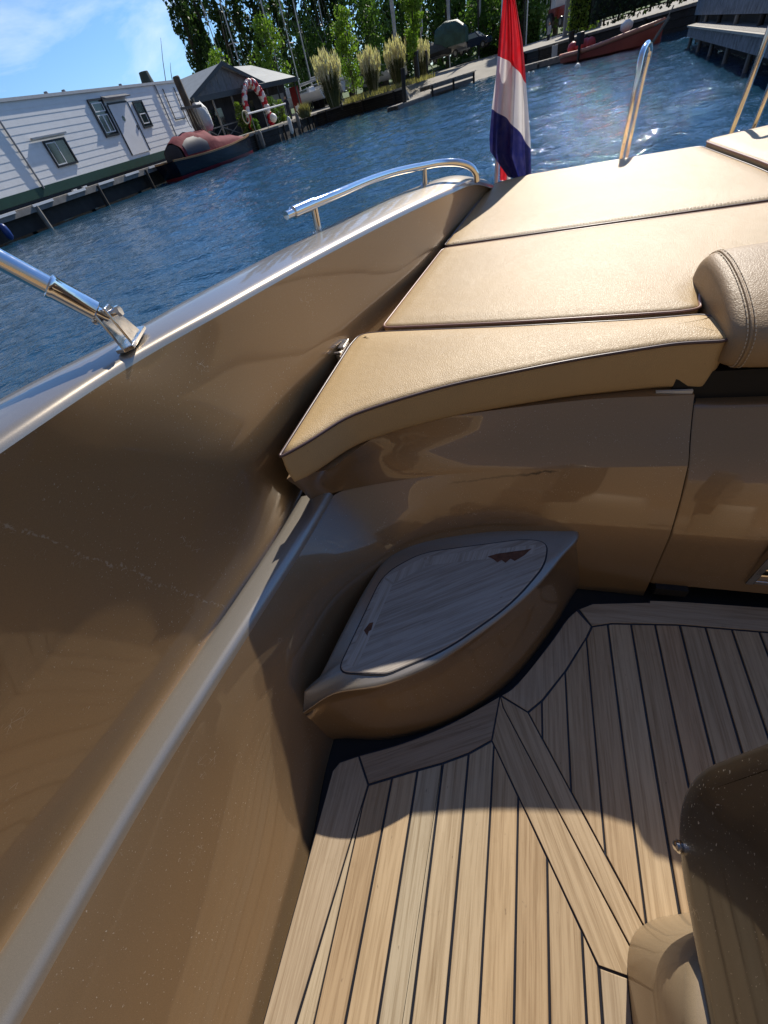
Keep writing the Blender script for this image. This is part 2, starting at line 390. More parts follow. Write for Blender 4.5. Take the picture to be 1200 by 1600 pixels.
# ================================================================ OUR BOAT
boat = thing('motor_sloop', (0.8, 0, WATER), 'gold metallic open motor sloop with teak sole, seen from its own cockpit', 'boat')
MX = 1.64                                       # mirror line doubled: starboard = MX - u
def mir(P): return [np.array([MX - p[0], *p[1:]]) for p in P]
NS = 14
T_ = [(-.58, -1.8, 1.02), (-.63, -.3, .965), (-.632, .262, .945), (-.630, .50, .93), (-.588, .745, .914), (-.523, 1.139, .885), (-.395, 1.716, .84), (-.300, 2.08, .807), (-.231, 2.375, .772), (-.165, 2.86, .655)]
m_ = [(-.64, -1.8, .66), (-.690, -.3, .66), (-.660, .27, .66), (-.575, .58, .64), (-.540, .84, .635), (-.487, 1.16, .63), (-.366, 1.72, .63), (-.305, 2.10, .63), (-.258, 2.42, .63), (-.185, 2.93, .62)]
L_ = [(-.82, -1.8, .43), (-.706, -.3, .43), (-.636, .27, .43), (-.600, .53, .43), (-.60, .85, .43), (-.55, 1.17, .43), (-.40, 1.72, .43), (-.34, 2.10, .43), (-.29, 2.42, .43), (-.2, 2.93, .43)]
O_ = [(-.72, -1.8, 1.02), (-.775, -.3, .968), (-.785, .36, .945), (-.738, .585, .932), (-.722, .84, .918), (-.683, 1.235, .893), (-.578, 1.75, .862), (-.475, 2.114, .838), (-.365, 2.44, .805), (-.25, 3.03, .675)]
Tc, mc, Lc, Oc = [catmull(x, NS) for x in (T_, m_, L_, O_)]
def lerp(a, b, t): return np.array(a) * (1 - t) + np.array(b) * t
def side_rows():
    rows = []
    for T, m, L, O in zip(Tc, mc, Lc, Oc):
        a = np.array
        r = [L + a([.018, 0, -.026]), L + a([.011, 0, -.0245]), L + a([.005, 0, -.017]), L + a([.001, 0, -.004]), L + a([0, 0, .02])]
        r += [lerp(L, m, .35) + a([-.006, 0, 0]), lerp(L, m, .7), m, lerp(m, T, .3) + a([-.006, 0, 0]), lerp(m, T, .6) + a([-.007, 0, 0]), lerp(m, T, .86) + a([-.003, 0, 0]), T + a([0, 0, -.012])]
        rows.append(r)
    return rows
def deck_rows():
    rows = []
    for T, O in zip(Tc, Oc):
        a = np.array; d = (O - T)
        r = [T + a([.0, 0, -.012]), T + a([0, 0, -.004]) + d * .015, T + d * .06 + a([0, 0, .001]), T + d * .14 + a([0, 0, .003]), T + d * .5 + a([0, 0, .007]), T + d * .82 + a([0, 0, .004]), T + d * .95 + a([0, 0, -.003]), O + a([0, 0, -.014]), O + a([-.004, 0, -.04])]
        rows.append(r)
    return rows
def hull_rows():
    rows = []
    for O in Oc:
        a = np.array
        rows.append([O + a([-.004, 0, -.04]), a([O[0] - .02, O[1], .45]), a([O[0] - .01, O[1], .1]), a([O[0] + .05, O[1], -.3]), a([O[0] + .16, O[1], -.55])])
    return rows
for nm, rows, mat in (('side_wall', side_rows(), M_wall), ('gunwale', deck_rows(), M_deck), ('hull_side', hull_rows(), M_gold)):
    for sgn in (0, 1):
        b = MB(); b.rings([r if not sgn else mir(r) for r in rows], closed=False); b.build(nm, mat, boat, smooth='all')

# moulded liner: lower wall, ledge and riser in one sweep
Z = [(-.03, [(-.413, -1.7), (-.413, -.1), (-.432, .10), (-.425, .28), (-.37, .49), (-.26, .65), (-.08, .715), (.15, .725), (.404, .725)]),
     (-.005, [(-.428, -1.7), (-.428, -.1), (-.440, .10), (-.427, .28), (-.372, .49), (-.262, .65), (-.08, .715), (.15, .725), (.404, .726)]),
     (.12, [(-.468, -1.7), (-.466, -.1), (-.464, .10), (-.440, .27), (-.39, .49), (-.28, .645), (-.08, .72), (.15, .735), (.404, .74)]),
     (.23, [(-.53, -1.7), (-.516, -.1), (-.500, .10), (-.468, .27), (-.412, .48), (-.300, .635), (-.085, .72), (.155, .748), (.404, .755)])]
LR = [(-.67, -1.7, .398), (-.588, -.1, .398), (-.560, .12, .398), (-.533, .30, .398), (-.500, .515, .398), (-.482, .690, .400), (-.21, .775, .405), (.12, .812, .405), (.404, .829, .405)]
LLc = [(-.80, -1.7), (-.670, -.1), (-.641, .12), (-.614, .30), (-.585, .53), (-.578, .665)]
LED = [(.000, .398, 0), (.002, .406, 0), (.006, .4135, 0), (.012, .4185, 0), (.020, .4205, 0), (.5, .4190, 1), (.020, .4205, 2), (.010, .4185, 2), (.003, .4135, 2), (-.003, .407, 2), (-.010, .4045, 2)]
rows_ = []
for k_, z_, typ in LED:
    r = []
    for (ru, rv, rz), (lu, lv) in zip(LR[:6], LLc):
        if typ == 0: r.append((ru - k_, rv, z_))
        elif typ == 1: r.append(((ru + lu) / 2, (rv + lv) / 2, z_))
        else: r.append((lu + k_, lv, z_))
    rows_.append(catmull(r, NS))
RT = [[(-.530, .650, .405), (-.530, .657, .405), (-.484, .693, .405), (-.476, .699, .405), (-.21, .775, .405), (.12, .812, .405), (.404, .829, .405)],
      [(-.530, .648, .425), (-.530, .655, .425), (-.480, .691, .425), (-.471, .698, .425), (-.212, .78, .425), (.12, .822, .424), (.404, .842, .42)],
      [(-.530, .635, .47), (-.522, .645, .47), (-.466, .680, .47), (-.455, .688, .47), (-.24, .798, .47), (.125, .855, .463), (.404, .878, .45)],
      [(-.530, .620, .51), (-.522, .630, .51), (-.450, .664, .51), (-.438, .673, .51), (-.27, .80, .51), (.135, .885, .498), (.404, .912, .485)],
      [(-.530, .605, .54), (-.522, .615, .54), (-.436, .645, .54), (-.424, .655, .54), (-.30, .788, .54), (.143, .907, .529), (.404, .938, .515)],
      [(-.530, .600, .551), (-.522, .610, .551), (-.430, .638, .551), (-.418, .648, .551), (-.312, .785, .552), (.143, .914, .540), (.404, .945, .525)],
      [(-.530, .66, .555), (-.522, .67, .555), (-.44, .70, .555), (-.43, .71, .555), (-.34, .84, .556), (.143, .95, .543), (.404, .98, .528)]]
crv = [catmull([(u, v, z) for u, v in c], NS) for z, c in Z] + [catmull([(lerp(a_, c_, .5)[0], lerp(a_, c_, .5)[1], .33) for a_, c_ in zip([(u, v) for u, v in Z[-1][1]], [(x[0], x[1]) for x in LR])], NS), catmull(LR, NS)]
for sgn in (0, 1):
    f = (lambda c: c) if not sgn else mir
    b = MB(); b.rings([f(c) for c in crv], closed=False); b.build('inner_liner', M_gold2, boat, smooth='all')
    b = MB(); b.rings([f(catmull(c, NS)) for c in RT], closed=False); b.build('riser_top', M_gold2, boat, smooth=True, angle=50)
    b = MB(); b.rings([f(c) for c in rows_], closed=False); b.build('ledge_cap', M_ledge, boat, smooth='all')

# central locker door under the aft bench with its vent
def riser_v(z):
    zs = [-.03, .12, .23, .33, .405, .42, .45, .485, .515, .53]; vs = [.725, .74, .755, .792, .829, .842, .878, .912, .938, .948]
    return float(np.interp(z, zs, vs))
b = MB(); rows = []
for k in range(15):
    z = .03 + (.497 - .03) * k / 14; v = riser_v(z) + .002
    ins = 0
    rows.append([(.4075 + ins, v + .004, z), (.412 + ins, v, z), (.82, v, z), (MX - .412 - ins, v, z), (MX - .4075 - ins, v + .004, z)])
v = riser_v(.497); rows.append([(.4075, v + .012, .503), (.412, v + .010, .505), (.82, v + .010, .505), (MX - .412, v + .010, .505), (MX - .4075, v + .012, .503)])
rows.append([(x, v + .038, .505) for x in (.4075, .412, .82, MX - .412, MX - .4075)])
b.rings(rows, closed=False); door = b.build('locker_door', M_gold2, boat, smooth=True, angle=60)
b = MB(); b.box((.36, .96, -.03), (MX - .36, 1.0, .575)); b.rings([[(x, riser_v(z) + .012, z) for z in (-.02, .12, .23, .33, .405, .45, .485, .51)] + [(x, .975, .51), (x, .975, -.02)] for x in (.396, .412)], True, True, True); b.build('locker_recess', M_black, boat)
b = MB(); b.box((.42, .715, .0), (.50, .76, .032)); b.build('hinge_slot', M_black, boat)
# vent
b = MB(); vz0, vz1 = .075, .235; u0, u1 = .615, 1.025
for (a0, a1, z0, z1) in ((u0, u0 + .018, vz0, vz1), (u1 - .018, u1, vz0, vz1)): b.box((a0, .727, z0), (a1, .748, z1))
for z in (vz0, vz1 - .014): b.box((u0 + .018, .729, z), (u1 - .018, .748, z + .014))
vent = b.build('air_vent', M_chrome_w, boat, bevel=.002)
b = MB(); b.box((u0 + .018, .741, vz0 + .014), (u1 - .018, .746, vz1 - .014)); b.build('vent_opening', M_black, vent)
b = MB()
for k in range(5):
    z = vz0 + .035 + k * .026; b.obox((u0 + .019, .737, z), (u1 - .019, .737, z), .010, .004, up=(0, .5, 1))
b.build('vent_slat', M_chrome_w, vent)

# corner step
tip = (-.468, .172, .135)
K_ = .92 / .87
rim = [(x * K_, y * K_, z - .05) for x, y, z in [(-.36, .205, .262), (-.245, .240, .28), (-.15, .296, .28), (-.085, .354, .28), (.019, .462, .28), (.085, .545, .28), (.135, .625, .28), (.180, .702, .28),
       (.16, .735, .28), (.05, .715, .28), (-.10, .695, .28), (-.24, .645, .28), (-.318, .575, .28), (-.352, .48, .28), (-.380, .34, .28), (-.400, .245, .27)]] + [(-.470, .185, .165), (-.478, .168, .150)]
rc = catmull(rim, 6, closed=True)
bots = {}
def foot(p):
    # outer skin drops to the sole, tucked slightly under the rim on the fore side
    return p
cen = np.array([-.16, .50])
def pull(p, k, z):
    d = cen - p[:2]; d /= np.linalg.norm(d); return (p[0] + d[0] * k, p[1] + d[1] * k, z)
ringsS = []
for kk, zz in ((-.070, -.03), (-.066, .01), (-.050, .05), (-.026, .10), (-.008, .15), (.003, .19)):
    ringsS.append([pull(p, kk, min(zz, p[2] - .026)) for p in rc])
ringsS.append([pull(p, .0, p[2] - .016) for p in rc])
ringsS.append([pull(p, .001, p[2] - .007) for p in rc])
ringsS.append([pull(p, .006, p[2] - .001) for p in rc])
rim_i = len(ringsS); ringsS.append([pull(p, .016, p[2] + .000) for p in rc])
ringsS.append([pull(p, .05, .229) for p in rc])
ringsS.append([pull(p, .12, .229) for p in rc])
b = MB(); b.rings(ringsS[:rim_i - 1], True, False, False); step = b.build('corner_step', M_gold2, boat, smooth='all')
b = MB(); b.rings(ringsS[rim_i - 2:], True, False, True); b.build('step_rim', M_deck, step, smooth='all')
ins_o = round_poly([(x * .92 / .865, y * .92 / .865) for x, y in [(-.353, .247), (-.238, .262), (-.115, .342), (.02, .475), (.093, .592), (.100, .662), (.04, .664), (-.22, .594), (-.31, .515)]], [.03, .02, .06, .08, .04, .03, .03, .05, .05], 6)
b = MB(); b.rings([[(*p, .2300) for p in inset(ins_o, -.004)], [(*p, .2318) for p in inset(ins_o, -.003)], [(*p, .2318) for p in inset(ins_o, .004)]], True); b.build('insert_joint', M_caulk, step)
b = MB(); b.rings([[(*p, .2305) for p in ins_o], [(*p, .2335) for p in ins_o], [(*p, .2350) for p in inset(ins_o, .0025)]], True, False, True); ti = b.build('teak_insert', M_teak_grey, step)
# the insert has a border of narrow boards along its wall side
b = MB()
border = [(x * .92 / .865, y * .92 / .865) for x, y in [(-.345, .262), (-.308, .505), (-.212, .585), (.075, .655)]]
for i, ((a, c)) in enumerate(zip(border[:-1], border[1:])):
    a, c = np.array(a), np.array(c); d = (c - a) / np.linalg.norm(c - a); n = np.array([d[1], -d[0]])
    q = [a + d * .006 + n * .006, c - d * .004 + n * .006, c - d * .016 + n * .036, a + d * (.008 if i == 0 else .018) + n * .036]
    b.add([(*p, .2357) for p in q], [(0, 1, 2, 3)])
b.build('border_board', teak('teak_weathered_border', [(.46, .41, .35), (.50, .45, .385)], R(10)), step)
M_rot = simple('bare_rotten_wood', (.13, .055, .03), .85, var=.4, vscale=80, bscale=200, bstr=.6, bdist=.003)
for P in ([(-.045, .598), (-.02, .610), (.045, .628), (.062, .634), (.045, .612), (.022, .592), (.012, .598), (.0, .584), (-.01, .592), (-.02, .583), (-.03, .592)], [(-.318, .352), (-.309, .372), (-.300, .376), (-.300, .356), (-.305, .352), (-.306, .340)], ):
    b = MB(); b.prism([(p[0] * .92 / .865, p[1] * .92 / .865) for p in P], .2325, .2364); b.build('rotted_patch', M_rot, step)

# teak sole -------------------------------------------------------
sole_out = [(-.403, -1.7), (-.403, .085)] + [tuple(p) for p in catmull([(-.39, .108), (-.343, .133), (-.235, .185), (-.124, .252), (.034, .374), (.135, .522), (.185, .605), (.215, .638)], 5)] + [(.255, .662), (.399, .686), (.405, .686), (.408, .694), (.47, .700), (.82, .716)]
sole_full = sole_out + [(MX - x, y) for x, y in reversed(sole_out[:-1])]
b = MB(); b.prism(sole_full, -.028, -.004); sole = b.build('teak_sole', M_caulk, boat)
b = MB(); b.box((-.46, -1.75, -.06), (MX + .46, 1.0, -.034)); b.build('cockpit_bilge', M_black, boat)
inn_l = [(-.338, -.318), (-.300, .076)]                                   # margin inner line, port
inn_s = [(-.300, .077), (-.203, .125), (-.126, .161), (-.064, .196), (-.010, .237)]
inn_r = [(.075, .320), (.111, .357), (.169, .441), (.231, .550), (.247, .586), (.30, .603), (.463, .6235), (.82, .640)]
G = .0028
def board(b, P, z=0.0, g=G):
    P = [np.array(p[:2], float) for p in P]; P = [p for i, p in enumerate(P) if np.linalg.norm(p - P[i - 1]) > .002]
    if len(P) < 3: return
    P = inset(P, g)
    if abs(area(P)) < 2e-5: return
    b.rings([[(*p, z - .006) for p in P], [(*p, z - .0008) for p in P], [(*p, z) for p in inset(P, .0008)]], True, False, True)
def both(fn):
    fn(lambda P: P); fn(lambda P: [np.array([MX - p[0], p[1]]) for p in P])
def margins(f):
    b.__init__()
    outc = [tuple(p) for p in sole_out]
    board(b, f([(-.403, -1.7), (-.338 - .045, -1.7), (-.338, -.318), (-.300, .077), (-.343, .133), (-.39, .108), (-.403, .085)]))
b = MB()
margins(lambda P: P); bb = b; bb.build('margin_board', M_teak_m, sole)
b = MB(); margins(lambda P: [np.array([MX - p[0], p[1]]) for p in P]); b.build('margin_board', M_teak_m, sole)
sc = catmull([(-.343, .133), (-.235, .185), (-.124, .252), (.005, .350)], 6)
sc2 = catmull([(.005, .350), (.034, .374), (.135, .522), (.185, .605), (.210, .634)], 6)
fore_m = list(sc) + [np.array((.003, .322))][:0] + [np.array(p) for p in reversed(inn_s)]
aft_m = list(sc2) + [np.array(p) for p in [(.247, .586), (.231, .550), (.169, .441), (.111, .357), (.075, .320)]]
top_m = [np.array(p) for p in [(.215, .638), (.255, .662), (.399, .686), (.405, .686), (.408, .694), (.47, .700), (.82, .716), (.82, .640), (.463, .6235), (.30, .603), (.247, .586)]]
for P in (fore_m, aft_m, top_m):
    for s_ in (0, 1):
        b = MB(); board(b, P if not s_ else [np.array([MX - p[0], p[1]]) for p in P]); b.build('margin_board', teak('teak_curved_margin', [(.33, .25, .17), (.36, .27, .18)], R(62)) if P is fore_m else (M_teak_across if P is top_m else M_teak_m), sole)
# king plank: two boards side by side
kl0, kr0 = np.array((-.010, .237)), np.array((.075, .320)); kt = np.array((.005, .348))
kl1 = np.array((.201, -.094)); kr1 = np.array((.289, -.026)); kb = np.array((.262, -.094))
mid0 = kt * .0 + np.array((.010, .322)); mid1 = np.array((.268, -.070))
for s_ in (0, 1):
    f = (lambda P: P) if not s_ else (lambda P: [np.array([MX - p[0], p[1]]) for p in P])
    b = MB()
    Lb = [kl0, kt, mid0 + np.array((.003, -.001)), mid1, np.array((.268, -.094)), kl1]; Rb = [mid0 + np.array((.003, -.001)), kt, kr0, kr1, mid1]
    board(b, f(Lb), g=.0012 if 0 else .0016); board(b, f(Rb), g=.0016); b.build('king_plank', M_teak_king, sole)
# planks
SP = .060; X0 = -.244
xs = [X0 + SP * k for k in range(-2, 40)]
fld_port = [np.array(p) for p in [(-.470, -1.7), (-.338, -.318), (-.300, .077)] + inn_s[1:] + [tuple(kl1), (.201, -1.7)]]
fld_aft = [np.array(p) for p in inn_r + [(MX - x, y) for x, y in reversed(inn_r[:-1])] + [(MX - kr1[0], kr1[1]), (kr1[0], kr1[1])]]
fld_hatch = [np.array(p) for p in [(.201, -.094), (MX - .201, -.094), (MX - .201, -1.7), (.201, -1.7)]]
fld_star = [np.array([MX - p[0], p[1]]) for p in fld_port]
b = MB()
b2 = MB()
for F, off in ((fld_port, 0), (fld_star, .02), (fld_aft, .045 - .0), (fld_hatch, .017)):
    x = X0 - SP * 4 + (off if F is not fld_aft else -.011 * 0 + .053 - .06)
    if F is fld_aft: x = .289 - SP * 12
    if F is fld_hatch: x = .201 - .011
    if F is fld_port: x = X0 - SP * 4
    while x < 2.2:
        P = clip_strip(F, x, x + SP)
        if len(P) > 2 and abs(area(P)) > 1e-4: board(b if F is not fld_hatch else b2, P)
        x += SP
b.build('sole_planks', M_teak, sole)
b2.build('hatch_planks', M_teak_m, sole)

# swim platform, transom and forward bulkhead
b = MB(); b.box((-.25, 3.02, .10), (MX + .25, 3.62, .16)); b.build('swim_platform', M_teak_across, boat, bevel=.01)
b = MB(); b.rings([[(-.2, 2.96, .56), (-.3, 2.97, .5), (-.35, 3.0, -.5)][::1], [(MX + .2, 2.96, .56), (MX + .3, 2.97, .5), (MX + .35, 3.0, -.5)]], closed=False); b.build('transom', M_gold, boat)
b = MB(); b.box((-.45, .985, .50), (.359, 1.03, .555)); b.box((MX - .359, .985, .50), (MX + .45, 1.03, .555)); b.box((-.45, 1.03, .50), (MX + .45, 2.93, .555)); b.build('sunpad_base', M_gold, boat)
b = MB(); b.box((-.60, -1.8, -.03), (MX + .6, -1.74, .95)); b.build('forward_bulkhead', M_gold, boat, bevel=.02)

# chrome grab rail on the gunwale
b = MB()
rp = [(-.735, 1.475, .93), (-.705, 1.55, .93)]
rail_pts = catmull([(-.655, 1.315, .955), (-.632, 1.39, .9525), (-.582, 1.555, .945), (-.540, 1.78, .932), (-.490, 1.97, .916), (-.415, 2.14, .895), (-.352, 2.255, .878), (-.285, 2.30, .860), (-.240, 2.33, .835), (-.218, 2.345, .805), (-.214, 2.35, .775)], 7)
b.tube(rail_pts, .0135, 14); rail = b.build('grab_rail', M_chrome, boat, smooth=True)
b = MB(); p0 = rail_pts[0]; d = (rail_pts[0] - rail_pts[5]); d /= np.linalg.norm(d)
b.tube([p0 + d * .028, p0 + d * .03, p0 + d * .002, p0 - d * .002, p0 - d * .10, p0 - d * .102], [.004, .0105, .0115, .0165, .0165, .013], 14); b.build('rail_end_cap', M_chrome, rail, smooth=True)
for (h, ft) in (((-.625, 1.41, .951), (-.630, 1.405, .876)), ((-.412, 2.145, .894), (-.420, 2.17, .824))):
    b = MB(); b.tube([ft, (ft[0], ft[1], ft[2] + .004), (lerp(ft, h, .08)), lerp(ft, h, .1), h], [.020, .020, .019, .0115, .0115], 14); b.build('rail_post', M_chrome, rail, smooth=True)

# awning tube, sleeve, fork and deck bracket
hinge = Vector((-.654, .532, .990)); far_end = Vector((-.711, .470, 1.111))
dd = (far_end - hinge).normalized()
b = MB(); b.tube([hinge + dd * .05, hinge + dd * 1.2], .0140, 20); tb = b.build('awning_tube', M_chrome, boat, smooth=True)
b = MB(); b.tube([hinge + dd * .012, hinge + dd * .014, hinge + dd * .068, hinge + dd * .070, hinge + dd * .074, hinge + dd * .076], [.0135, .0160, .0168, .0182, .0182, .0142], 20); b.build('tube_sleeve', M_chrome, tb, smooth=True)
b = MB(); b.tube([hinge + dd * .014, hinge + dd * .0, hinge - dd * .006], [.010, .0085, .007], 12)
ax = Vector((.90, .43, .05)).normalized()
b.tube([hinge - ax * .017, hinge + ax * .022], .0055, 10); b.tube([hinge + ax * .022, hinge + ax * .028], .0085, 6); b.tube([hinge - ax * .017, hinge - ax * .021], .0085, 10)
b.build('hinge_bolt', M_chrome, tb, smooth=True)
b = MB(); base = Vector((-.657, .553, .937))
for s_ in (-1, 1):
    o = ax * .010 * s_; t_ = ax * .0022
    side = ax.cross(Vector((0, 0, 1))).normalized()
    q = [hinge + side * .012 + Vector((0, 0, .012)), hinge - side * .012 + Vector((0, 0, .012)), base - side * .030, base + side * .030]
    b.rings([[p + o + t_ for p in q], [p + o - t_ for p in q]], True, True, True)
pl = [base + side * a_ + ax * c_ for a_, c_ in ((.045, .016), (-.045, .016), (-.052, 0), (-.045, -.016), (.045, -.016), (.052, 0))]
b.rings([[p + Vector((0, 0, .000)) for p in pl], [p + Vector((0, 0, .007)) for p in pl]], True, True, True)
b.build('deck_bracket', M_chrome_w, boat, smooth=True, bevel=.0012)

# boarding handles at the stern (two hoops)
def hoop(x, y, w, lean, zt):
    b = MB(); dx, dy = w
    pts = [(x, y, .16), (x + lean * .5, y, .6), (x + lean * .85, y, zt - .12), (x + lean, y + dy * .08, zt - .03), (x + lean + dx * .5, y + dy * .5, zt), (x + lean + dx, y + dy * .92, zt - .03), (x + lean * .85 + dx, y + dy, zt - .12), (x + lean * .5 + dx, y + dy, .6), (x + dx, y + dy, .16)]
    b.tube(catmull(pts, 6), .0135, 12); return b.build('boarding_handle', M_chrome, boat, smooth=True)
hoop(.487, 3.12, (.065, .22), .02, 1.03)
hoop(.975, 3.16, (.15, .16), .06, 1.13)

# ledge snap clip by the cushion
b = MB(); p = Vector((-.492, 1.055, .652)); b.box((p.x - .011, p.y - .045, p.z - .02), (p.x + .001, p.y + .045, p.z + .006)); b.box((p.x - .016, p.y - .045, p.z + .004), (p.x + .006, p.y - .038, p.z + .014)); b.box((p.x - .016, p.y - .01, p.z + .006), (p.x + .004, p.y + .045, p.z + .012))
b.build('canvas_clip', M_chrome_w, boat, bevel=.002)

# helm console: pedestal and overhanging seat shell at the lower right
cons = thing('helm_seat', (.5, -.2, 0), 'gold moulded helm seat shell with a small chrome screw, nearest on the right', 'seat')
ped = round_poly([(.248, -1.0), (.248, -.075), (.262, -.035), (.30, -.005), (.40, .035), (.62, .04), (.62, -1.0)], [0, .03, .03, .04, .05, .05, 0], 5)
b = MB(); b.rings([[(*p, 0.001) for p in ped], [(*p, .15) for p in inset(ped, -.002)], [(*p, .30) for p in inset(ped, -.006)], [(*p, .315) for p in inset(ped, .004)], [(*p, .32) for p in inset(ped, .02)]], True, False, True)
b.build('pedestal', gelcoat('tan_satin_gelcoat', (.36, .27, .165), .8, .15, .5, .3), cons, smooth=True, angle=50)
# tilted shell panel: lower edge near z=.31, leaning out to the right and up
sh = round_poly([(0, -1.0), (0, .17), (.38, .215), (.38, -1.0)], [0, .13, .04, 0], 12)
tilt = R(76); o3 = Vector((.262, 0, .31)); ex = Vector((math.cos(tilt), 0, math.sin(tilt))); en = Vector((-math.sin(tilt), 0, math.cos(tilt)))
def sp_(p, h): return o3 + ex * p[0] + Vector((0, p[1], 0)) + en * h
b = MB(); b.rings([[sp_(p, -.12) for p in inset(sh, .0)], [sp_(p, -.012) for p in sh], [sp_(p, -.004) for p in inset(sh, .003)], [sp_(p, .001) for p in inset(sh, .012)], [sp_(p, .003) for p in inset(sh, .03)]], True, True, True)
b.build('seat_shell', gelcoat('shaded_scuffed_gelcoat', (.07, .05, .03), 2.4, .3, .4), cons, smooth=True, angle=50)  # gold gelcoat with shade and dark reflections put into its base colour
b = MB(); sc_ = sp_((.020, .085), .002); b.tube([sc_, sc_ + en * .004, sc_ + en * .0045, sc_ + en * .008, sc_ + en * .0095], [.0085, .0085, .0065, .0060, .003], 16)
b.build('screw', M_chrome, cons, smooth=True)

# ---------------------------------------------------------------- cushions
def cushion(name, P, z0, z1, label, mat=M_leather, pipe=M_piping, dome=.006, rad=.012, pipe_r=.0036, wob=0.002):
    P = [np.array(p, float) for p in P]
    # dense outline
    Q = []
    for i in range(len(P)):
        a, c = P[i], P[(i + 1) % len(P)]; L = np.linalg.norm(c - a); n = max(1, int(L / .03))
        for k in range(n): Q.append(a + (c - a) * k / n)
    P = Q; cx = np.mean([p[0] for p in P]); cy = np.mean([p[1] for p in P])
    zf = z0 if callable(z0) else (lambda p: z0); z00 = zf((cx, cy))
    root = thing(name, (cx, cy, z00), label, 'cushion')
    b = MB()
    prof = [(.006, lambda p: zf(p)), (.001, lambda p: zf(p) + .008), (0, lambda p: zf(p) + .02), (-.003, lambda p: (zf(p) + z1) / 2), (0, z1 - .014), (.0, z1 - .006), (rad * .5, z1 + .0005), (rad * 1.6, z1 + .002), (rad * 3, z1 + .002 + dome * .5), (rad * 5, z1 + .002 + dome * .85)]
    rg = [[(*p, z(p) if callable(z) else z) for p in inset_clean(P, d_)] for d_, z in prof]
    b.rings(rg, True, True, False)
    k0 = len(b.v) - len(P)
    b.f.append(tuple(range(k0, k0 + len(P)))); b.mi.append(0)
    b.build('pad', mat, root, smooth='all', dedupe=True)
    b = MB(); c = [np.array((*p, z1 - .003)) for p in inset(P, -.001)]; c.append(c[0]); b.tube(c, pipe_r, 8, cap=False); b.build('piping', pipe, root, smooth='all')
    return root
c1 = round_poly([(-.495, .572), (-.448, .622), (-.38, .719), (-.295, .770), (-.152, .838), (.131, .921), (.337, .962), (.425, .957), (.442, .985), (.438, 1.06), (.41, 1.087), (.282, 1.088), (-.015, 1.114), (-.400, 1.160), (-.472, 1.158), (-.485, 1.10)],
                [.012, .03, .04, .05, .08, .08, .03, .02, .01, .03, .03, .05, .05, .05, .03, .03], 5)
cushion('sunpad_cushion', c1, lambda p: float(np.interp(p[0], [-.3, 0, .143, .42], [.557, .550, .545, .530])), .65, 'tan leather bench cushion with dark piping, nearest one above the corner step')
c2p = [(-.405, 1.180), (-.015, 1.132), (.37, 1.104), (.412, 1.112), (.418, 1.16), (.436, 1.23), (.47, 1.255), (.53, 1.26), (.62, 1.26)]
c2 = c2p + [(MX - x, y) for x, y in reversed(c2p)] + [(MX + .315, 1.885), (.82, 1.82), (-.315, 1.885)]
c2 = round_poly(c2, [.03, .1, .03, .02, .03, .05, .05, .05, .05] + [.05, .05, .05, .05, .03, .02, .03, .1, .03] + [.03, .1, .03], 5)
cushion('sunpad_cushion', c2, .562, .655, 'wide tan leather cushion behind the bolster, middle of three rows', pipe=M_piping_r)
c3 = round_poly([(-.315, 1.915), (.82, 1.850), (.862, 1.87), (.862, 2.2), (.80, 2.85), (.76, 2.87), (-.0, 3.00), (-.155, 2.955), (-.19, 2.90)], [.03, .02, .03, .2, .04, .03, .05, .04, .04], 5)
cushion('sunpad_cushion', c3, .562, .655, 'tan leather cushion at the stern beside the flag, farthest of the port side', pipe=M_piping)
c4 = round_poly([(.872, 1.86), (MX + .315, 1.915), (MX + .19, 2.90), (MX, 3.0), (.84, 2.88), (.812, 2.84), (.872, 2.2)], [.03, .03, .04, .05, .03, .04, .2], 5)
cushion('sunpad_cushion', c4, .572, .672, 'tan leather stern cushion at the right edge, its corner above the seam', pipe=M_piping_r)
b = MB(); b.box((.325, .949, .526), (.400, .956, .534)); b.build('white_label', M_white_plastic, [o for o in COL.objects if o.name == 'sunpad_cushion'][0])
# stitching along the front of c3: row of short stitches lying on the leather
b = MB(); x = -.28
while x < .84:
    y = 1.915 - (x + .315) * .0573 + .016; b.obox((x, y, .6585), (x + .007, y, .6585), .0014, .0012); x += .0105
bpy_st = b
root3 = [o for o in COL.objects if o.name.startswith('sunpad_cushion') and o.parent is None][2]
bpy_st.build('stitching', M_thread, root3)
# bolster backrest
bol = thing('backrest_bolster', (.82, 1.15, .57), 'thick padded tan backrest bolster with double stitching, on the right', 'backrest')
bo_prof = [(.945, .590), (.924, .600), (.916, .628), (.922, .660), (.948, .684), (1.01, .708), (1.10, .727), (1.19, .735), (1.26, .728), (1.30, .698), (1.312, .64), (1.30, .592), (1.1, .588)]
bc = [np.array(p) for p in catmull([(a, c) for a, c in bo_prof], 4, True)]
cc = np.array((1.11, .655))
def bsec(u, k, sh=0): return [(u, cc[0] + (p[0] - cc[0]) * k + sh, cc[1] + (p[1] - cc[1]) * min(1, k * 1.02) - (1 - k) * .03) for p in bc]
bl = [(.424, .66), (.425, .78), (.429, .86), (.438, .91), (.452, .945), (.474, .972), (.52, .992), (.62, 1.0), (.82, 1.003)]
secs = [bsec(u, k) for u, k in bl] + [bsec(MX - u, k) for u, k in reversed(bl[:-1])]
b = MB(); b.rings(secs, True, True, True); b.build('pad', M_leather_b, bol, smooth='all', subsurf=1)
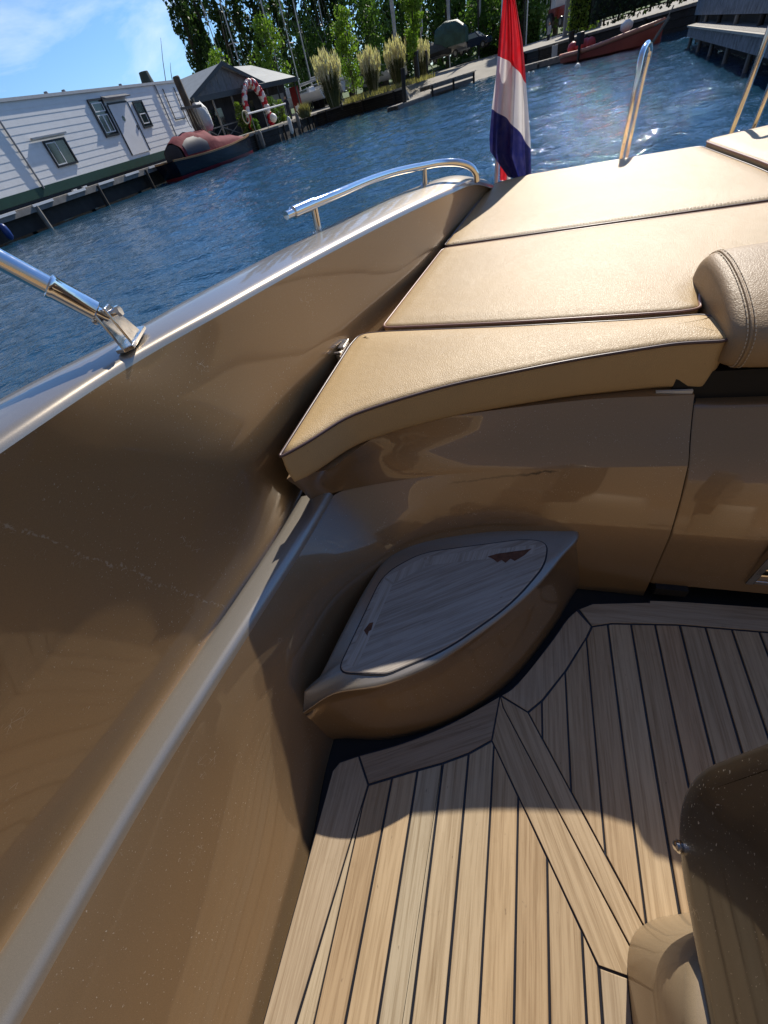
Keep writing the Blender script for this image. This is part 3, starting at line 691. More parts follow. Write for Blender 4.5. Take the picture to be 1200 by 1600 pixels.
for off_ in (.0,):
    b = MB(); b2 = MB()
    for uu, kk in ((.448, .938), (.460, .958)):
        s_ = bsec(uu, kk + .008); n = len(s_)
        for i in range(0, int(n * .78)):
            p, q = np.array(s_[i % n]), np.array(s_[(i + 1) % n])
            L = np.linalg.norm(q - p); m_n = max(1, int(L / .009))
            for k in range(m_n):
                a_, c_ = lerp(p, q, k / m_n), lerp(p, q, (k + .62) / m_n); b.tube([a_, c_], .0009, 5)
    b.build('stitching', M_thread, bol)
    s_ = bsec(.454, .947); b2.tube([np.array(p) for p in s_[:int(len(s_) * .78)]], .0028, 8); b2.build('seam_welt', M_leather_b, bol, smooth='all')

# ---------------------------------------------------------------- flag
staff = thing('flag_staff', (-.06, 3.06, .6), 'white flag staff standing at the stern behind the cushions', 'flag pole')
b = MB(); s0, s1 = atd(775, 285, 3.12), atd(790, -60, 3.16); b.tube([s0 - Vector((0, 0, .1)), s0, s1 + (s1 - s0) * .25], [.013, .012, .0105], 12); b.build('pole', simple('white_pole', (.78, .78, .78), .35), staff, smooth=True)
M_flag, ft, fb = new_mat('flag_cloth')
att = N(ft, 'ShaderNodeAttribute'); att.attribute_name = 'stripe'
setp(fb, None, .8, 0, Specular_IOR_Level=.2)
fc = ramp(ft, att.outputs['Fac'], [(0, (.62, .015, .025)), (.3333, (.74, .72, .72)), (.6667, (.012, .018, .13))], 'CONSTANT')
fv = mapping(ft); fc = mixc(ft, ramp(ft, noise(ft, fv, 30, 3, .6), [(.3, (.0,) * 3), (.7, (.12,) * 3)]), fc, (.3, .25, .3))
ft.links.new(fc, fb.inputs['Base Color'])
tr = N(ft, 'ShaderNodeBsdfTranslucent'); ft.links.new(fc, tr.inputs[0]); mxs = N(ft, 'ShaderNodeMixShader'); mxs.inputs[0].default_value = .45
ft.links.new(fb.outputs[0], mxs.inputs[1]); ft.links.new(tr.outputs[0], mxs.inputs[2]); ft.links.new(mxs.outputs[0], ft.nodes['Material Output'].inputs[0])
bump(ft, fb, noise(ft, mapping(ft, (500, 500, 500)), 1, 1), .2, .0005)
def flag_mesh():
    # limp flag: rows down the drop, columns across the gathered folds
    nv, nh = 70, 44; vs = []; fs = []; st = []
    D = 3.03
    for i in range(nv + 1):
        t = i / nv
        Lx = np.interp(t, [0, .1, .3, .5, .65, .8, .87, 1.0], [788, 786, 779, 773, 767, 763, 764, 792])
        Rx = np.interp(t, [0, .1, .3, .42, .6, .8, 1.0], [796, 806, 817, 821, 825, 829, 830])
        for j in range(nh + 1):
            s = j / nh
            x = Lx + (Rx - Lx) * s; y = -30 + 306 * t + 3 * math.sin(s * 3)
            amp = .055 * min(1, t * 1.6 + .15)
            dep = D + amp * math.sin(s * 11.5 + .6 + 1.2 * t) * (0.5 + .5 * math.sin(s * 3.1)) + .012 * math.sin(s * 31 + 3 * t)
            x += 1.6 * math.sin(s * 17 + 2 * t) * min(1, t * 2)
            p = atd(x, y, dep); vs.append(p)
            st.append(min(.99, max(.01, 1 / 3 + lerp((y - 87) / 249, (y - 130) / 305, s).item() + .03 * math.sin(s * 3.14))))
    for i in range(nv):
        for j in range(nh):
            a = i * (nh + 1) + j; fs.append((a, a + 1, a + nh + 2, a + nh + 1))
    return vs, fs, st
flag = thing('flag', (-.06, 3.03, .7), 'red, white and blue striped flag hanging limp from the stern staff', 'flag')
vs, fs, st = flag_mesh(); b = MB(); b.add(vs, fs); fo = b.build('cloth', M_flag, flag, smooth='all')
at_ = fo.data.attributes.new('stripe', 'FLOAT', 'POINT'); at_.data.foreach_set('value', st)
# inner fold of the cloth showing below its blue band
b = MB(); vs = []; st2 = []
for i in range(31):
    t = i / 30
    for j in range(13):
        s = j / 12; x = 783 + 26 * s * (1 - .35 * t) - 2 * t; y = 90 + 192 * t; vs.append(atd(x, y, 3.085 + .02 * math.sin(s * 9))); st2.append(.1 if s < .62 else .5)
fs = [(i * 13 + j, i * 13 + j + 1, (i + 1) * 13 + j + 1, (i + 1) * 13 + j) for i in range(30) for j in range(12)]
b.add(vs, fs); fo2 = b.build('cloth_fold', M_flag, flag, smooth='all'); a2 = fo2.data.attributes.new('stripe', 'FLOAT', 'POINT'); a2.data.foreach_set('value', st2)

# ================================================================ SETTING
M_water, wt, wb = new_mat('harbour_water')
setp(wb, (.013, .055, .100), .02, 0, IOR=1.36, Specular_IOR_Level=.5)
v = mapping(wt, (1.0, 1.0, 1.0), (0, 0, R(18))); vb = mapping(wt, (1.0, 1.35, 1), (0, 0, R(-25)))
h2 = noise(wt, vb, 5.5, 3, .55, .5); h3 = noise(wt, v, 15, 3, .5, .2)
bump(wt, wb, math_(wt, 'ADD', math_(wt, 'MULTIPLY', h2, .5), math_(wt, 'MULTIPLY', h3, .16)), 1.0, .065)
wr_ = np.random.default_rng(4)
NW = 54; lam = .22 * (2.6 / .22) ** wr_.random(NW); th = R(105) + wr_.normal(0, R(38), NW); ph = wr_.random(NW) * 6.283
kx, ky = np.cos(th) * 6.283 / lam, np.sin(th) * 6.283 / lam; am = .0052 * lam * (.5 + wr_.random(NW)) * np.where(lam > 1.2, .6, 1.0)
rr_ = [.7]
while rr_[-1] < 130: rr_.append(rr_[-1] * 1.0066 + .002)
rr_ = np.array(rr_ + [140, 200, 400, 1000, 2600]); aa_ = np.concatenate([np.arange(-66, 34, .26), np.arange(34, 294.5, 5.0)]) * math.pi / 180
Rg, Ag = np.meshgrid(rr_, aa_, indexing='ij'); Xw, Yw = Rg * np.sin(Ag), Rg * np.cos(Ag); Zw = np.zeros_like(Xw)
for i in range(NW): Zw += am[i] * np.sin(kx[i] * Xw + ky[i] * Yw + ph[i] + .9 * np.sin(.35 * (Xw * ky[i] - Yw * kx[i]) * lam[i] / 6.283 * 2 + ph[i] * 3))
gust = .75 + .3 * np.sin(Xw * .21 + .8 * np.sin(Yw * .13)) * np.sin(Yw * .17 + 1.1); Zw *= gust
Zw[Rg > 135] = 0; Zw[:, len(np.arange(-66, 34, .26)):] *= 0
ni, nj = Xw.shape; me = bpy.data.meshes.new('water'); nvt = ni * nj
inner_i = nvt
me.vertices.add(nvt + 1); co = np.zeros((nvt + 1, 3)); co[:nvt, 0] = Xw.ravel(); co[:nvt, 1] = Yw.ravel(); co[:nvt, 2] = WATER + Zw.ravel(); co[nvt] = (0, 0, WATER - .25)
co[:nj, 2] = WATER - .25
me.vertices.foreach_set('co', co.ravel())
I, J2_ = np.meshgrid(np.arange(ni - 1), np.arange(nj), indexing='ij'); Jn = (J2_ + 1) % nj
q = np.stack([I * nj + J2_, (I + 1) * nj + J2_, (I + 1) * nj + Jn, I * nj + Jn], -1).reshape(-1, 4)
me.loops.add(q.size); me.loops.foreach_set('vertex_index', q.ravel()); me.polygons.add(len(q)); me.polygons.foreach_set('loop_start', np.arange(0, q.size, 4)); me.polygons.foreach_set('use_smooth', np.ones(len(q), bool))
me.update(calc_edges=True); me.validate(); me.materials.append(M_water)
water = bpy.data.objects.new('water', me); COL.objects.link(water); tag(water, kind='structure')

# ---- land
M_ground = simple('gravel_ground', (.30, .275, .225), .9, var=.22, vscale=.5, bscale=5, bstr=.4, bdist=.03)
M_slip = simple('slipway_concrete', (.33, .30, .24), .9, var=.2, vscale=.9, bscale=4, bstr=.5, bdist=.05)
M_grass = simple('meadow_grass', (.075, .125, .03), .9, var=.35, vscale=.8, bscale=6, bstr=.8, bdist=.1)
M_dwood = simple('tarred_timber', (.028, .025, .022), .75, var=.4, vscale=2.5, bscale=20, bstr=.4)
M_gwood = simple('weathered_grey_timber', (.20, .19, .175), .8, var=.3, vscale=3, bscale=25, bstr=.4)
M_lwood = simple('pale_decking', (.40, .37, .31), .8, var=.2, vscale=3, bscale=25, bstr=.3)
M_whitepaint = simple('white_paint', (.80, .80, .79), .5, var=.06, vscale=1.5)
M_green = simple('green_paint', (.012, .055, .035), .4, var=.2, vscale=2)
M_blackpaint = simple('black_paint', (.012, .012, .014), .4, var=.3)
M_glassd = simple('dark_window_glass', (.02, .03, .035), .06, var=.3, Specular_IOR_Level=.9)
M_steelg = simple('grey_steel', (.30, .30, .30), .4, .6)
def zoff(p): return p
# shoreline, far left to right (x, y, edge height, kind)
shore = [(-60, -60, .7), (-42, -20, .7), (-38, 10, .7), (-36, 34, .7), (-26.5, 36.0, .64), (-24.4, 36.9, .64), (-22.8, 40.7, .64), (-21.5, 44.6, .64), (-22.0, 52, .64), (-22.7, 57.7, .64), (-18.6, 60.1, .64), (-14.5, 58.7, .64), (-12.3, 57.5, .62),
         (-11.8, 57.6, -.55), (-9, 57.8, -.5), (-5.5, 58.5, -.5), (-3.1, 60.5, -.5), (-1.5, 61, -.5), (-1.0, 53, .66), (0.6, 50.2, .66), (3.0, 49.5, .66), (6.5, 47, .66), (9.5, 44.5, .70), (13, 40, .75), (20, 34, .8), (30, 10, .8), (40, -40, .8)]
dist = [0, .6, 3, 6, 10, 16, 25, 45, 80, 200, 900]
b = MB(); rows = []
for x, y, z in shore:
    L = math.hypot(x, y); row = [(x, y, -1.2), (x, y, z)] if z > 0 else [(x, y, -1.2), (x, y, z)]
    for d in dist[1:]:
        k = (L + d) / L
        if z > 0: zz = z + (1.05 - z) * min(1, d / 25)
        else: zz = -.5 + (1.45) * min(1, d / 13) ** .8 + (.10 * min(1, max(0, d - 13) / 20))
        if d >= 80: zz = 1.08
        row.append((x * k, y * k, zz))
    rows.append(row)
b.rings(rows, closed=False); g = b.build('ground', M_ground, smooth=True, angle=30); tag(g, kind='structure')
# meadow behind the road
b = MB(); A = [(-70, 96, 1.12), (-30, 92, 1.12), (-8, 90, 1.14), (2, 86, 1.16), (10, 76, 1.16), (16, 70, 1.16)]
b.rings([[(x, y, z) for x, y, z in A], [(x * 1.1, y * 1.12, z + .6) for x, y, z in A], [(x * 1.5, y * 1.6, z + 1.2) for x, y, z in A], [(x * 6, y * 6, z + 2) for x, y, z in A]], closed=False)
g = b.build('meadow', M_grass, smooth='all'); tag(g, kind='structure')

# ---- quay fronts (timber walls with a capping beam)
def quay(name, pts, top, label, group=None, plank=True, cap_mat=M_gwood, depth=.35):
    c = pts[0]; root = thing(name, (c[0], c[1], WATER), label, 'quay', group)
    b = MB(); bc_ = MB()
    for p, q in zip(pts[:-1], pts[1:]):
        P, Q = Vector((*p, 0)), Vector((*q, 0)); d = (Q - P).normalized(); n_ = Vector((d.y, -d.x, 0))
        if n_.dot(Vector((0, 0, 0)) - P) < 0: n_ = -n_
        for k in range(4):
            z = -.9 + k * (top - .12 + .9) / 4; hh = (top - .12 + .9) / 4
            b.obox(P + n_ * (.10 + .012 * (k % 2)) + Vector((0, 0, z + hh / 2)), Q + n_ * (.10 + .012 * (k % 2)) + Vector((0, 0, z + hh / 2)), .06, hh - .02)
        bc_.obox(P + n_ * .08 + Vector((0, 0, top - .05)), Q + n_ * .08 + Vector((0, 0, top - .05)), depth, .13)
    b.build('timber_wall', M_dwood, root); bc_.build('capping_beam', cap_mat, root)
    for p, q in zip(pts[:-1], pts[1:]):
        P, Q = Vector((*p, 0)), Vector((*q, 0)); L = (Q - P).length; d = (Q - P) / L; n_ = Vector((d.y, -d.x, 0))
        if n_.dot(-P) < 0: n_ = -n_
        for k in range(int(L / 2.4)):
            b = MB(); o = P + d * (k + .5) * 2.4 + n_ * .27; b.tube([o + Vector((0, 0, -1)), o + Vector((0, 0, top - .05))], .10, 8); b.build('post', M_dwood, root)
    return root
quay('quay', [(-24.3, 36.8), (-22.6, 40.5), (-21.3, 44.5), (-21.8, 52)], .70, 'grey timber quay with fenders in front of the shed')
quay('quay', [(-21.8, 52), (-22.5, 57.5), (-18.5, 59.8)], .70, 'dark timber quay below the largest pampas grass', depth=.5)
quay('quay', [(-18.5, 59.8), (-14.5, 58.5), (-12.3, 57.5)], .66, 'pale-capped quay end beside the slipway', cap_mat=M_lwood)
quay('quay', [(-1.0, 53), (.6, 50.2), (3.0, 49.5), (6.5, 47), (9.5, 44.5), (13, 40)], .72, 'black quay wall under the road behind the flag')

b = MB(); E_ = [(-24.4, 37.0), (-22.8, 40.7), (-21.5, 44.6), (-22.0, 52.1), (-22.7, 57.8), (-18.6, 60.1)]; b.rings([[(x, y, .775) for x, y in E_], [(x * (1 + 3.2 / math.hypot(x, y)), y * (1 + 3.2 / math.hypot(x, y)), .78) for x, y in E_]], closed=False); g = b.build('quay_walkway', simple('pale_walkway', (.40, .38, .33), .9, var=.2, vscale=1, bscale=8)); tag(g, kind='structure')
# ---- houseboat jetty (pier)
def boards_between(b, P, Q, width, z, step=.16, gap=.02, thick=.04):
    P, Q = Vector(P), Vector(Q); L = (Q - P).length; d = (Q - P) / L; n_ = Vector((-d.y, d.x, 0)); k = 0
    while k * step < L:
        o = P + d * (k * step); b.obox((o.x, o.y, z), tuple(Vector((o.x, o.y, z)) + n_ * width), step - gap, thick); k += 1
PX = -24.3
pier = thing('jetty', (PX, 25, WATER), 'long grey timber jetty with white edge marks in front of the white houseboat', 'jetty')
b = MB(); boards_between(b, (PX, 4, 0), (PX, 36.5, 0), 1.35, .655, .22, .02, .05); b.build('decking', M_gwood, pier)
b = MB(); b.obox((PX + .05, 4, .52), (PX + .05, 36.5, .52), .10, .22); b.build('edge_beam', M_gwood, pier)
b = MB(); b.obox((PX - .3, 4, .10), (PX - .3, 36.5, .10), .08, .74); b.build('lower_beam_shade', M_dwood, pier)  # beam deepened into a dark sheet standing for shade under the decking
for k in range(13):
    b = MB(); y = 5.2 + k * 2.45; b.box((PX + .06, y, .60), (PX + .16, y + 1.35, .70)); b.build('white_mark', M_whitepaint, pier)
for k in range(7):
    b = MB(); y = 6.3 + k * 4.6; b.tube([(PX + .06, y, -1), (PX + .06, y, .62)], .12, 8); b.build('pile', M_gwood if k in (2, 3) else M_dwood, pier)
    b = MB(); b.tube([(PX - 1.2, y, -1), (PX - 1.2, y, .62)], .12, 8); b.build('pile', M_dwood, pier)
for k in (14.8, 23.1, 23.9):
    b = MB(); b.box((PX - .25, k, .70), (PX - .13, k + .30, .76)); b.box((PX - .22, k + .06, .68), (PX - .16, k + .10, .70)); b.box((PX - .22, k + .20, .68), (PX - .16, k + .24, .70)); b.build('cleat', M_whitepaint, pier)
b = MB(); bu = Vector((PX + .25, 17.6, .1)); b.tube([bu + Vector((0, 0, z)) for z in (.34, .30, .2, .0, -.2, -.3, -.34)], [.03, .10, .15, .17, .15, .09, .02], 12); fn = b.build('fender', simple('blue_vinyl', (.015, .05, .22), .4), smooth='all'); tag(fn, 'blue round fender hanging under the jetty by the houseboat', 'fender')

# ---- houseboat
HX = -26.1
hb = thing('houseboat', (HX, 18, WATER), 'white clapboard houseboat with green hull stripe and a white door', 'houseboat')
s = HX / -15.0
def hp(v15, z15): return v15 * s, EYE + (z15 - EYE) * s       # from sight-line survey on the wall plane
yA, yB = 2.0, hp(23.0, 3.1)[0]
roof_z = hp(15, 3.085)[1]; gz = hp(15, 1.20)[1]
b = MB()
nb = 11; bh = (roof_z - gz) / nb
for k in range(nb):
    z0 = gz + k * bh
    b.add([(HX + .012, yA, z0), (HX + .012, yB, z0), (HX, yB, z0 + bh), (HX, yA, z0 + bh), (HX, yA, z0), (HX, yB, z0)], [(0, 1, 2, 3), (4, 5, 1, 0)])
b.box((HX - 4.6, yA, gz - .3), (HX - .002, yB, roof_z)); b.build('wall', M_whitepaint, hb)
b = MB(); b.box((HX - 4.75, yA - .1, roof_z + .002), (HX + .10, yB + .12, roof_z + .13)); b.build('roof', simple('grey_roof_edge', (.42, .44, .46), .6), hb)
b = MB(); b.box((HX - 4.6, yA, gz - .42), (HX + .05, yB, gz - .003)); b.build('green_stripe', M_green, hb)
b = MB(); b.box((HX - 4.5, yA, -.7), (HX + .02, yB - .2, gz - .425)); b.build('hull', M_blackpaint, hb)
def rect15(v0, z0, v1, z1): (a, c), (d_, e) = hp(v0, z0), hp(v1, z1); return min(a, d_), min(c, e), max(a, d_), max(c, e)
def window(v0, z0, v1, z1, bars, name='window', white=True):
    y0, za, y1, zb = rect15(v0, z0, v1, z1); fw_ = .09
    b = MB()
    for bx in (((HX + .03, y0, za), (HX + .10, y0 + fw_, zb)), ((HX + .03, y1 - fw_, za), (HX + .10, y1, zb)), ((HX + .03, y0 + fw_, za), (HX + .098, y1 - fw_, za + fw_)), ((HX + .03, y0 + fw_, zb - fw_), (HX + .098, y1 - fw_, zb))): b.box(*bx)
    w = b.build(name, M_blackpaint, hb)
    b = MB(); b.box((HX + .03, y0 + fw_, za + fw_), (HX + .05, y1 - fw_, zb - fw_)); b.build('pane', M_glassd, w)
    b = MB(); t_ = .05
    ya, yb, zc, zd = y0 + fw_, y1 - fw_, za + fw_, zb - fw_
    for (f0, f1, g0, g1) in bars:
        A_, B_, C_, D_ = ya + (yb - ya) * f0, ya + (yb - ya) * f1, zc + (zd - zc) * g0, zc + (zd - zc) * g1
        for bx in (((HX + .05, A_, C_), (HX + .075, A_ + t_, D_)), ((HX + .05, B_ - t_, C_), (HX + .075, B_, D_)), ((HX + .05, A_ + t_, C_), (HX + .074, B_ - t_, C_ + t_)), ((HX + .05, A_ + t_, D_ - t_), (HX + .074, B_ - t_, D_))): b.box(*bx)
    b.build('sash', M_whitepaint, w)
    return w
window(14.12, 1.50, 15.05, 2.16, [(.0, .5, 0, 1)])
window(16.95, 1.93, 17.70, 2.92, [(.08, .92, .68, .95), (.08, .5, .06, .6), (.5, .92, .06, .6)])
window(19.25, 1.95, 19.85, 2.72, [(.1, .9, .1, .55)])
y0, za, y1, zb = rect15(13.75, 2.17, 15.2, 2.25); b = MB(); b.obox((HX + .12, y0, zb), (HX + .12, y1, zb), .16, .07); b.build('window_canopy', M_steelg, hb)
y0, za, y1, zb = rect15(17.85, 1.31, 18.95, 2.72)
b = MB(); b.box((HX + .03, y0, za), (HX + .06, y1, zb)); dr = b.build('door', M_whitepaint, hb)
b = MB(); b.box((HX + .03, y0 - .07, za), (HX + .08, y0 - .002, zb)); b.box((HX + .03, y1 + .002, za), (HX + .08, y1 + .10, zb)); b.box((HX + .03, y0, zb + .002), (HX + .08, y1, zb + .09)); b.build('door_frame', M_blackpaint, dr)
b = MB(); b.tube([(HX + .06, y0 + .85, zb - .7), (HX + .07, y0 + .85, zb - .7)], .14, 14); b.build('porthole', M_glassd, dr)
b = MB(); b.box((HX + .06, y1 - .15, (za + zb) / 2 - .12), (HX + .12, y1 - .10, (za + zb) / 2 + .12)); b.build('handle', M_blackpaint, dr)
b = MB(); b.obox((HX + .2, y0 - .25, zb + .32), (HX + .2, y1 + .25, zb + .32), .38, .06, up=(.35, 0, 1)); b.build('door_canopy', M_steelg, hb)
for v_ in (13.1, 21.1):
    yy = v_ * s; b = MB(); b.tube([(HX + .09, yy, gz - .1), (HX + .09, yy, roof_z)], .05, 8); b.build('downpipe', simple('grey_pipe', (.25, .26, .28), .5), hb)
y0, za, y1, zb = rect15(21.55, 1.98, 22.4, 2.95); b = MB()
for bx in (((HX + .03, y0, za), (HX + .07, y0 + .05, zb)), ((HX + .03, y1 - .05, za), (HX + .07, y1, zb)), ((HX + .03, y0, za), (HX + .07, y1, za + .05))): b.box(*bx)
b.build('hatch_frame', M_blackpaint, hb)
b = MB(); yc, zc = hp(21.75, 3.2)[0], roof_z + .12; b.tube([(HX - 1.2, yc, zc), (HX - 1.2, yc, zc + .12), (HX - 1.2, yc, zc + .72), (HX - 1.2, yc, zc + .74)], [.48, .46, .34, .30], 16); b.build('chimney', simple('dark_green_funnel', (.03, .045, .04), .6), hb)
for p, q in (((258, 131), (251, 59)), ((268, 127), (266, 98))):
    a_, c_ = atu(*p, HX - .8), atu(*q, HX - .8); b = MB(); b.tube([a_ - Vector((0, 0, .2)), a_ + (c_ - a_) * .5, c_], [.035, .025, .012], 6); b.build('antenna', M_steelg, hb)
for px in (76, 103, 190):
    a_ = atu(px, 163 - .137 * px, HX - .6); b = MB(); b.tube([(a_.x, a_.y, roof_z), (a_.x, a_.y, roof_z + .18), (a_.x, a_.y, roof_z + .2), (a_.x, a_.y, roof_z + .3)], [.07, .07, .13, .10], 8); b.build('roof_vent', M_steelg, hb)
# slanting end of the boat: pale fabric wrapped canopy tied behind the mooring post
wr = thing('wrapped_bundle', (-25, 38, .6), 'white tarpaulin wrapped bundle hanging behind the tall mooring post', 'tarpaulin')
b = MB(); secs = []
for k, (px0, py0, px1, py1) in enumerate([(300, 165, 312, 160), (303, 180, 322, 168), (308, 192, 328, 180), (313, 200, 332, 192), (318, 206, 331, 201)]):
    a_, c_ = atd(px0, py0, 42), atd(px1, py1, 42); mid = (a_ + c_) / 2; rr = (a_ - c_).length / 2 * 1.05; secs.append([mid + Vector((rr * math.cos(t), rr * .9 * math.sin(t), .10 * math.sin(3 * t + k))) for t in [2 * math.pi * j / 14 for j in range(14)]])
b.rings(secs, True, True, True); b.build('tarp', simple('white_tarp', (.70, .70, .67), .7, var=.15, vscale=2, bscale=4, bstr=.8, bdist=.2), wr, smooth='all')
mp_ = thing('mooring_post', (-24, 38.5, WATER), 'tall leaning brown mooring post with ropes, at the end of the houseboat', 'post')
pt, pb = atd(274, 119, 41.5), atd(311, 206, 41.5); b = MB(); b.tube([pb - Vector((0, 0, 2.2)), pb, pt - (pt - pb) * .02, pt], [.26, .26, .24, .19], 10); b.build('post', simple('old_brown_timber', (.13, .095, .065), .9, var=.4, vscale=3, bscale=12, bstr=.6, bdist=.03), mp_, smooth=True)
a_, c_ = atd(282, 170, 41.1), atd(315, 165, 41.1); b = MB(); b.obox(a_, c_, .12, .14); b.build('crossbar', M_gwood, mp_)
for k in range(6):
    b = MB(); a_ = atd(284 + k * 4, 169 - k * .5, 41.0); c_ = atd(300 + k * 5, 200 + (k % 3) * 4, 40.9); m1_ = (a_ + c_) / 2 - Vector((0, 0, .35)); b.tube(catmull([a_, m1_, c_], 6), .025, 5); b.build('rope', simple('rope', (.33, .29, .20), .9), mp_)
# ---- red-covered launch
lau = thing('launch', (-24.3, 35, WATER), 'dark blue launch with a red canvas cover and red waterline moored at the jetty', 'boat')
A_, B_ = atz(244, 247, .45), atz(388, 228, .42)
St, Bw = Vector((-23.0, 30.2, 0)), Vector((-21.6, 39.6, 0))
dL = (Bw - St); LL_ = dL.length; dl = dL.normalized(); nl = Vector((dl.y, -dl.x, 0))
def lp(t, w, z): return St + dl * (LL_ * t) + nl * w + Vector((0, 0, z))
def hsec(t):
    wd = 1.15 * (1 - max(0, (t - .45) / .55) ** 2.2) * (0.80 + .2 * min(1, t / .3)); sh = .62 + .30 * (abs(t - .35) / .65) ** 2 + (.12 * (1 - t))
    return wd, sh
b = MB(); br = MB(); rr1 = []; rr2 = []; rr3 = []
for k in range(15):
    t = k / 14; wd, sh = hsec(t); wd = max(wd, .02)
    prof = [(-wd, sh), (-wd * .97, sh * .5), (-wd * .86, -.05), (-wd * .45, -.45), (0, -.6), (wd * .45, -.45), (wd * .86, -.05), (wd * .97, sh * .5), (wd, sh)]
    rr1.append([lp(t + (.02 * z if t > .8 else -.03 * z), w, z + WATER + .12) for w, z in prof])
    rr2.append([lp(t + (.02 * sh if t > .8 else -.03 * sh), w, z + WATER + .12) for w, z in ((-wd - .03, sh + .0), (-wd - .03, sh + .09), (-wd + .09, sh + .1), (-wd + .09, sh))])
    rr3.append([lp(t + (.02 * sh if t > .8 else -.03 * sh), w, z + WATER + .12) for w, z in ((wd + .03, sh + .0), (wd + .03, sh + .09), (wd - .09, sh + .1), (wd - .09, sh))])
b.rings(rr1, False); b.add(rr1[0], [tuple(range(9))]); hm, ht, hbs = new_mat('navy_hull_red_boot')
geo = N(ht, 'ShaderNodeNewGeometry'); sp2 = N(ht, 'ShaderNodeSeparateXYZ'); ht.links.new(geo.outputs['Position'], sp2.inputs[0])
mrn = N(ht, 'ShaderNodeMapRange'); mrn.inputs['From Min'].default_value = WATER; mrn.inputs['From Max'].default_value = WATER + 1; ht.links.new(sp2.outputs['Z'], mrn.inputs['Value'])
ht.links.new(ramp(ht, mrn.outputs[0], [(0, (.20, .02, .03)), (.17, (.008, .010, .020))], 'CONSTANT'), hbs.inputs['Base Color']); setp(hbs, None, .22)
b.build('hull', hm, lau, smooth=True, angle=50)
M_varn = simple('varnished_wood', (.32, .18, .08), .35)
for rr in (rr2, rr3):
    b = MB(); b.rings(rr, True, True, True); b.build('rubbing_strake', M_varn, lau)
b = MB(); rr = []
for k in range(13):
    t = .02 + .94 * k / 12; wd, sh = hsec(t); rr.append([lp(t, wd * c_, WATER + .12 + sh - .12 + .1 * (1 - c_ * c_)) for c_ in (-.95, -.5, 0, .5, .95)])
b.rings(rr, False); b.build('deck', M_dwood, lau)
M_redc = simple('red_canvas', (.16, .014, .025), .85, var=.12, vscale=1.5, bscale=1.6, bstr=.5, bdist=.08)
b = MB(); rr = []
for k in range(17):
    t = .10 + .80 * k / 16; wd, sh = hsec(t); H_ = np.interp(t, [.1, .16, .3, .45, .52, .62, .75, .9], [.85, 1.12, 1.25, 1.12, .70, .62, .45, .08]) * (1 + .05 * math.sin(k * 2.1))
    z0 = WATER + .15 + sh
    rr.append([lp(t, wd * .93 * math.cos(a_), z0 + H_ * (math.sin(a_) ** .65 if math.sin(a_) > 0 else 0) * (1 + .05 * math.sin(5 * a_ + k))) for a_ in [math.pi * j / 14 for j in range(15)]])
b.rings(rr, False); b.build('canvas_cover', M_redc, lau, smooth='all')
M_vinyl = simple('blue_grey_vinyl_window', (.018, .02, .04), .55, var=.4, vscale=1.2)
for w_ in (-1, 1):
    b = MB(); rr = []
    for k in range(7):
        t = .125 + .235 * k / 6; wd, sh = hsec(t); H_ = np.interp(t, [.1, .16, .3, .45], [.85, 1.12, 1.25, 1.12]); z0 = WATER + .15 + sh
        top = np.interp(k, [0, 2, 4, 6], [.86, 1.22, 1.15, .45])
        rr.append([lp(t, w_ * (wd * .93 * math.cos(a_) + .02), z0 + H_ * max(0, math.sin(a_)) ** .65 + .02) for a_ in [.03 + top * .62 * j / 4 for j in range(5)]])
    b.rings(rr, False); b.build('side_window', M_vinyl, lau, smooth='all')
b = MB(); wd, sh = hsec(.1); rr = [[lp(.095, wd * .85 * math.cos(a_), WATER + .17 + sh + k * .8 * max(0, math.sin(a_)) ** .7) for a_ in [math.pi * j / 10 for j in range(11)]] for k in (.02, 1)]
b.rings(rr, False); b.build('rear_window', M_vinyl, lau, smooth='all')

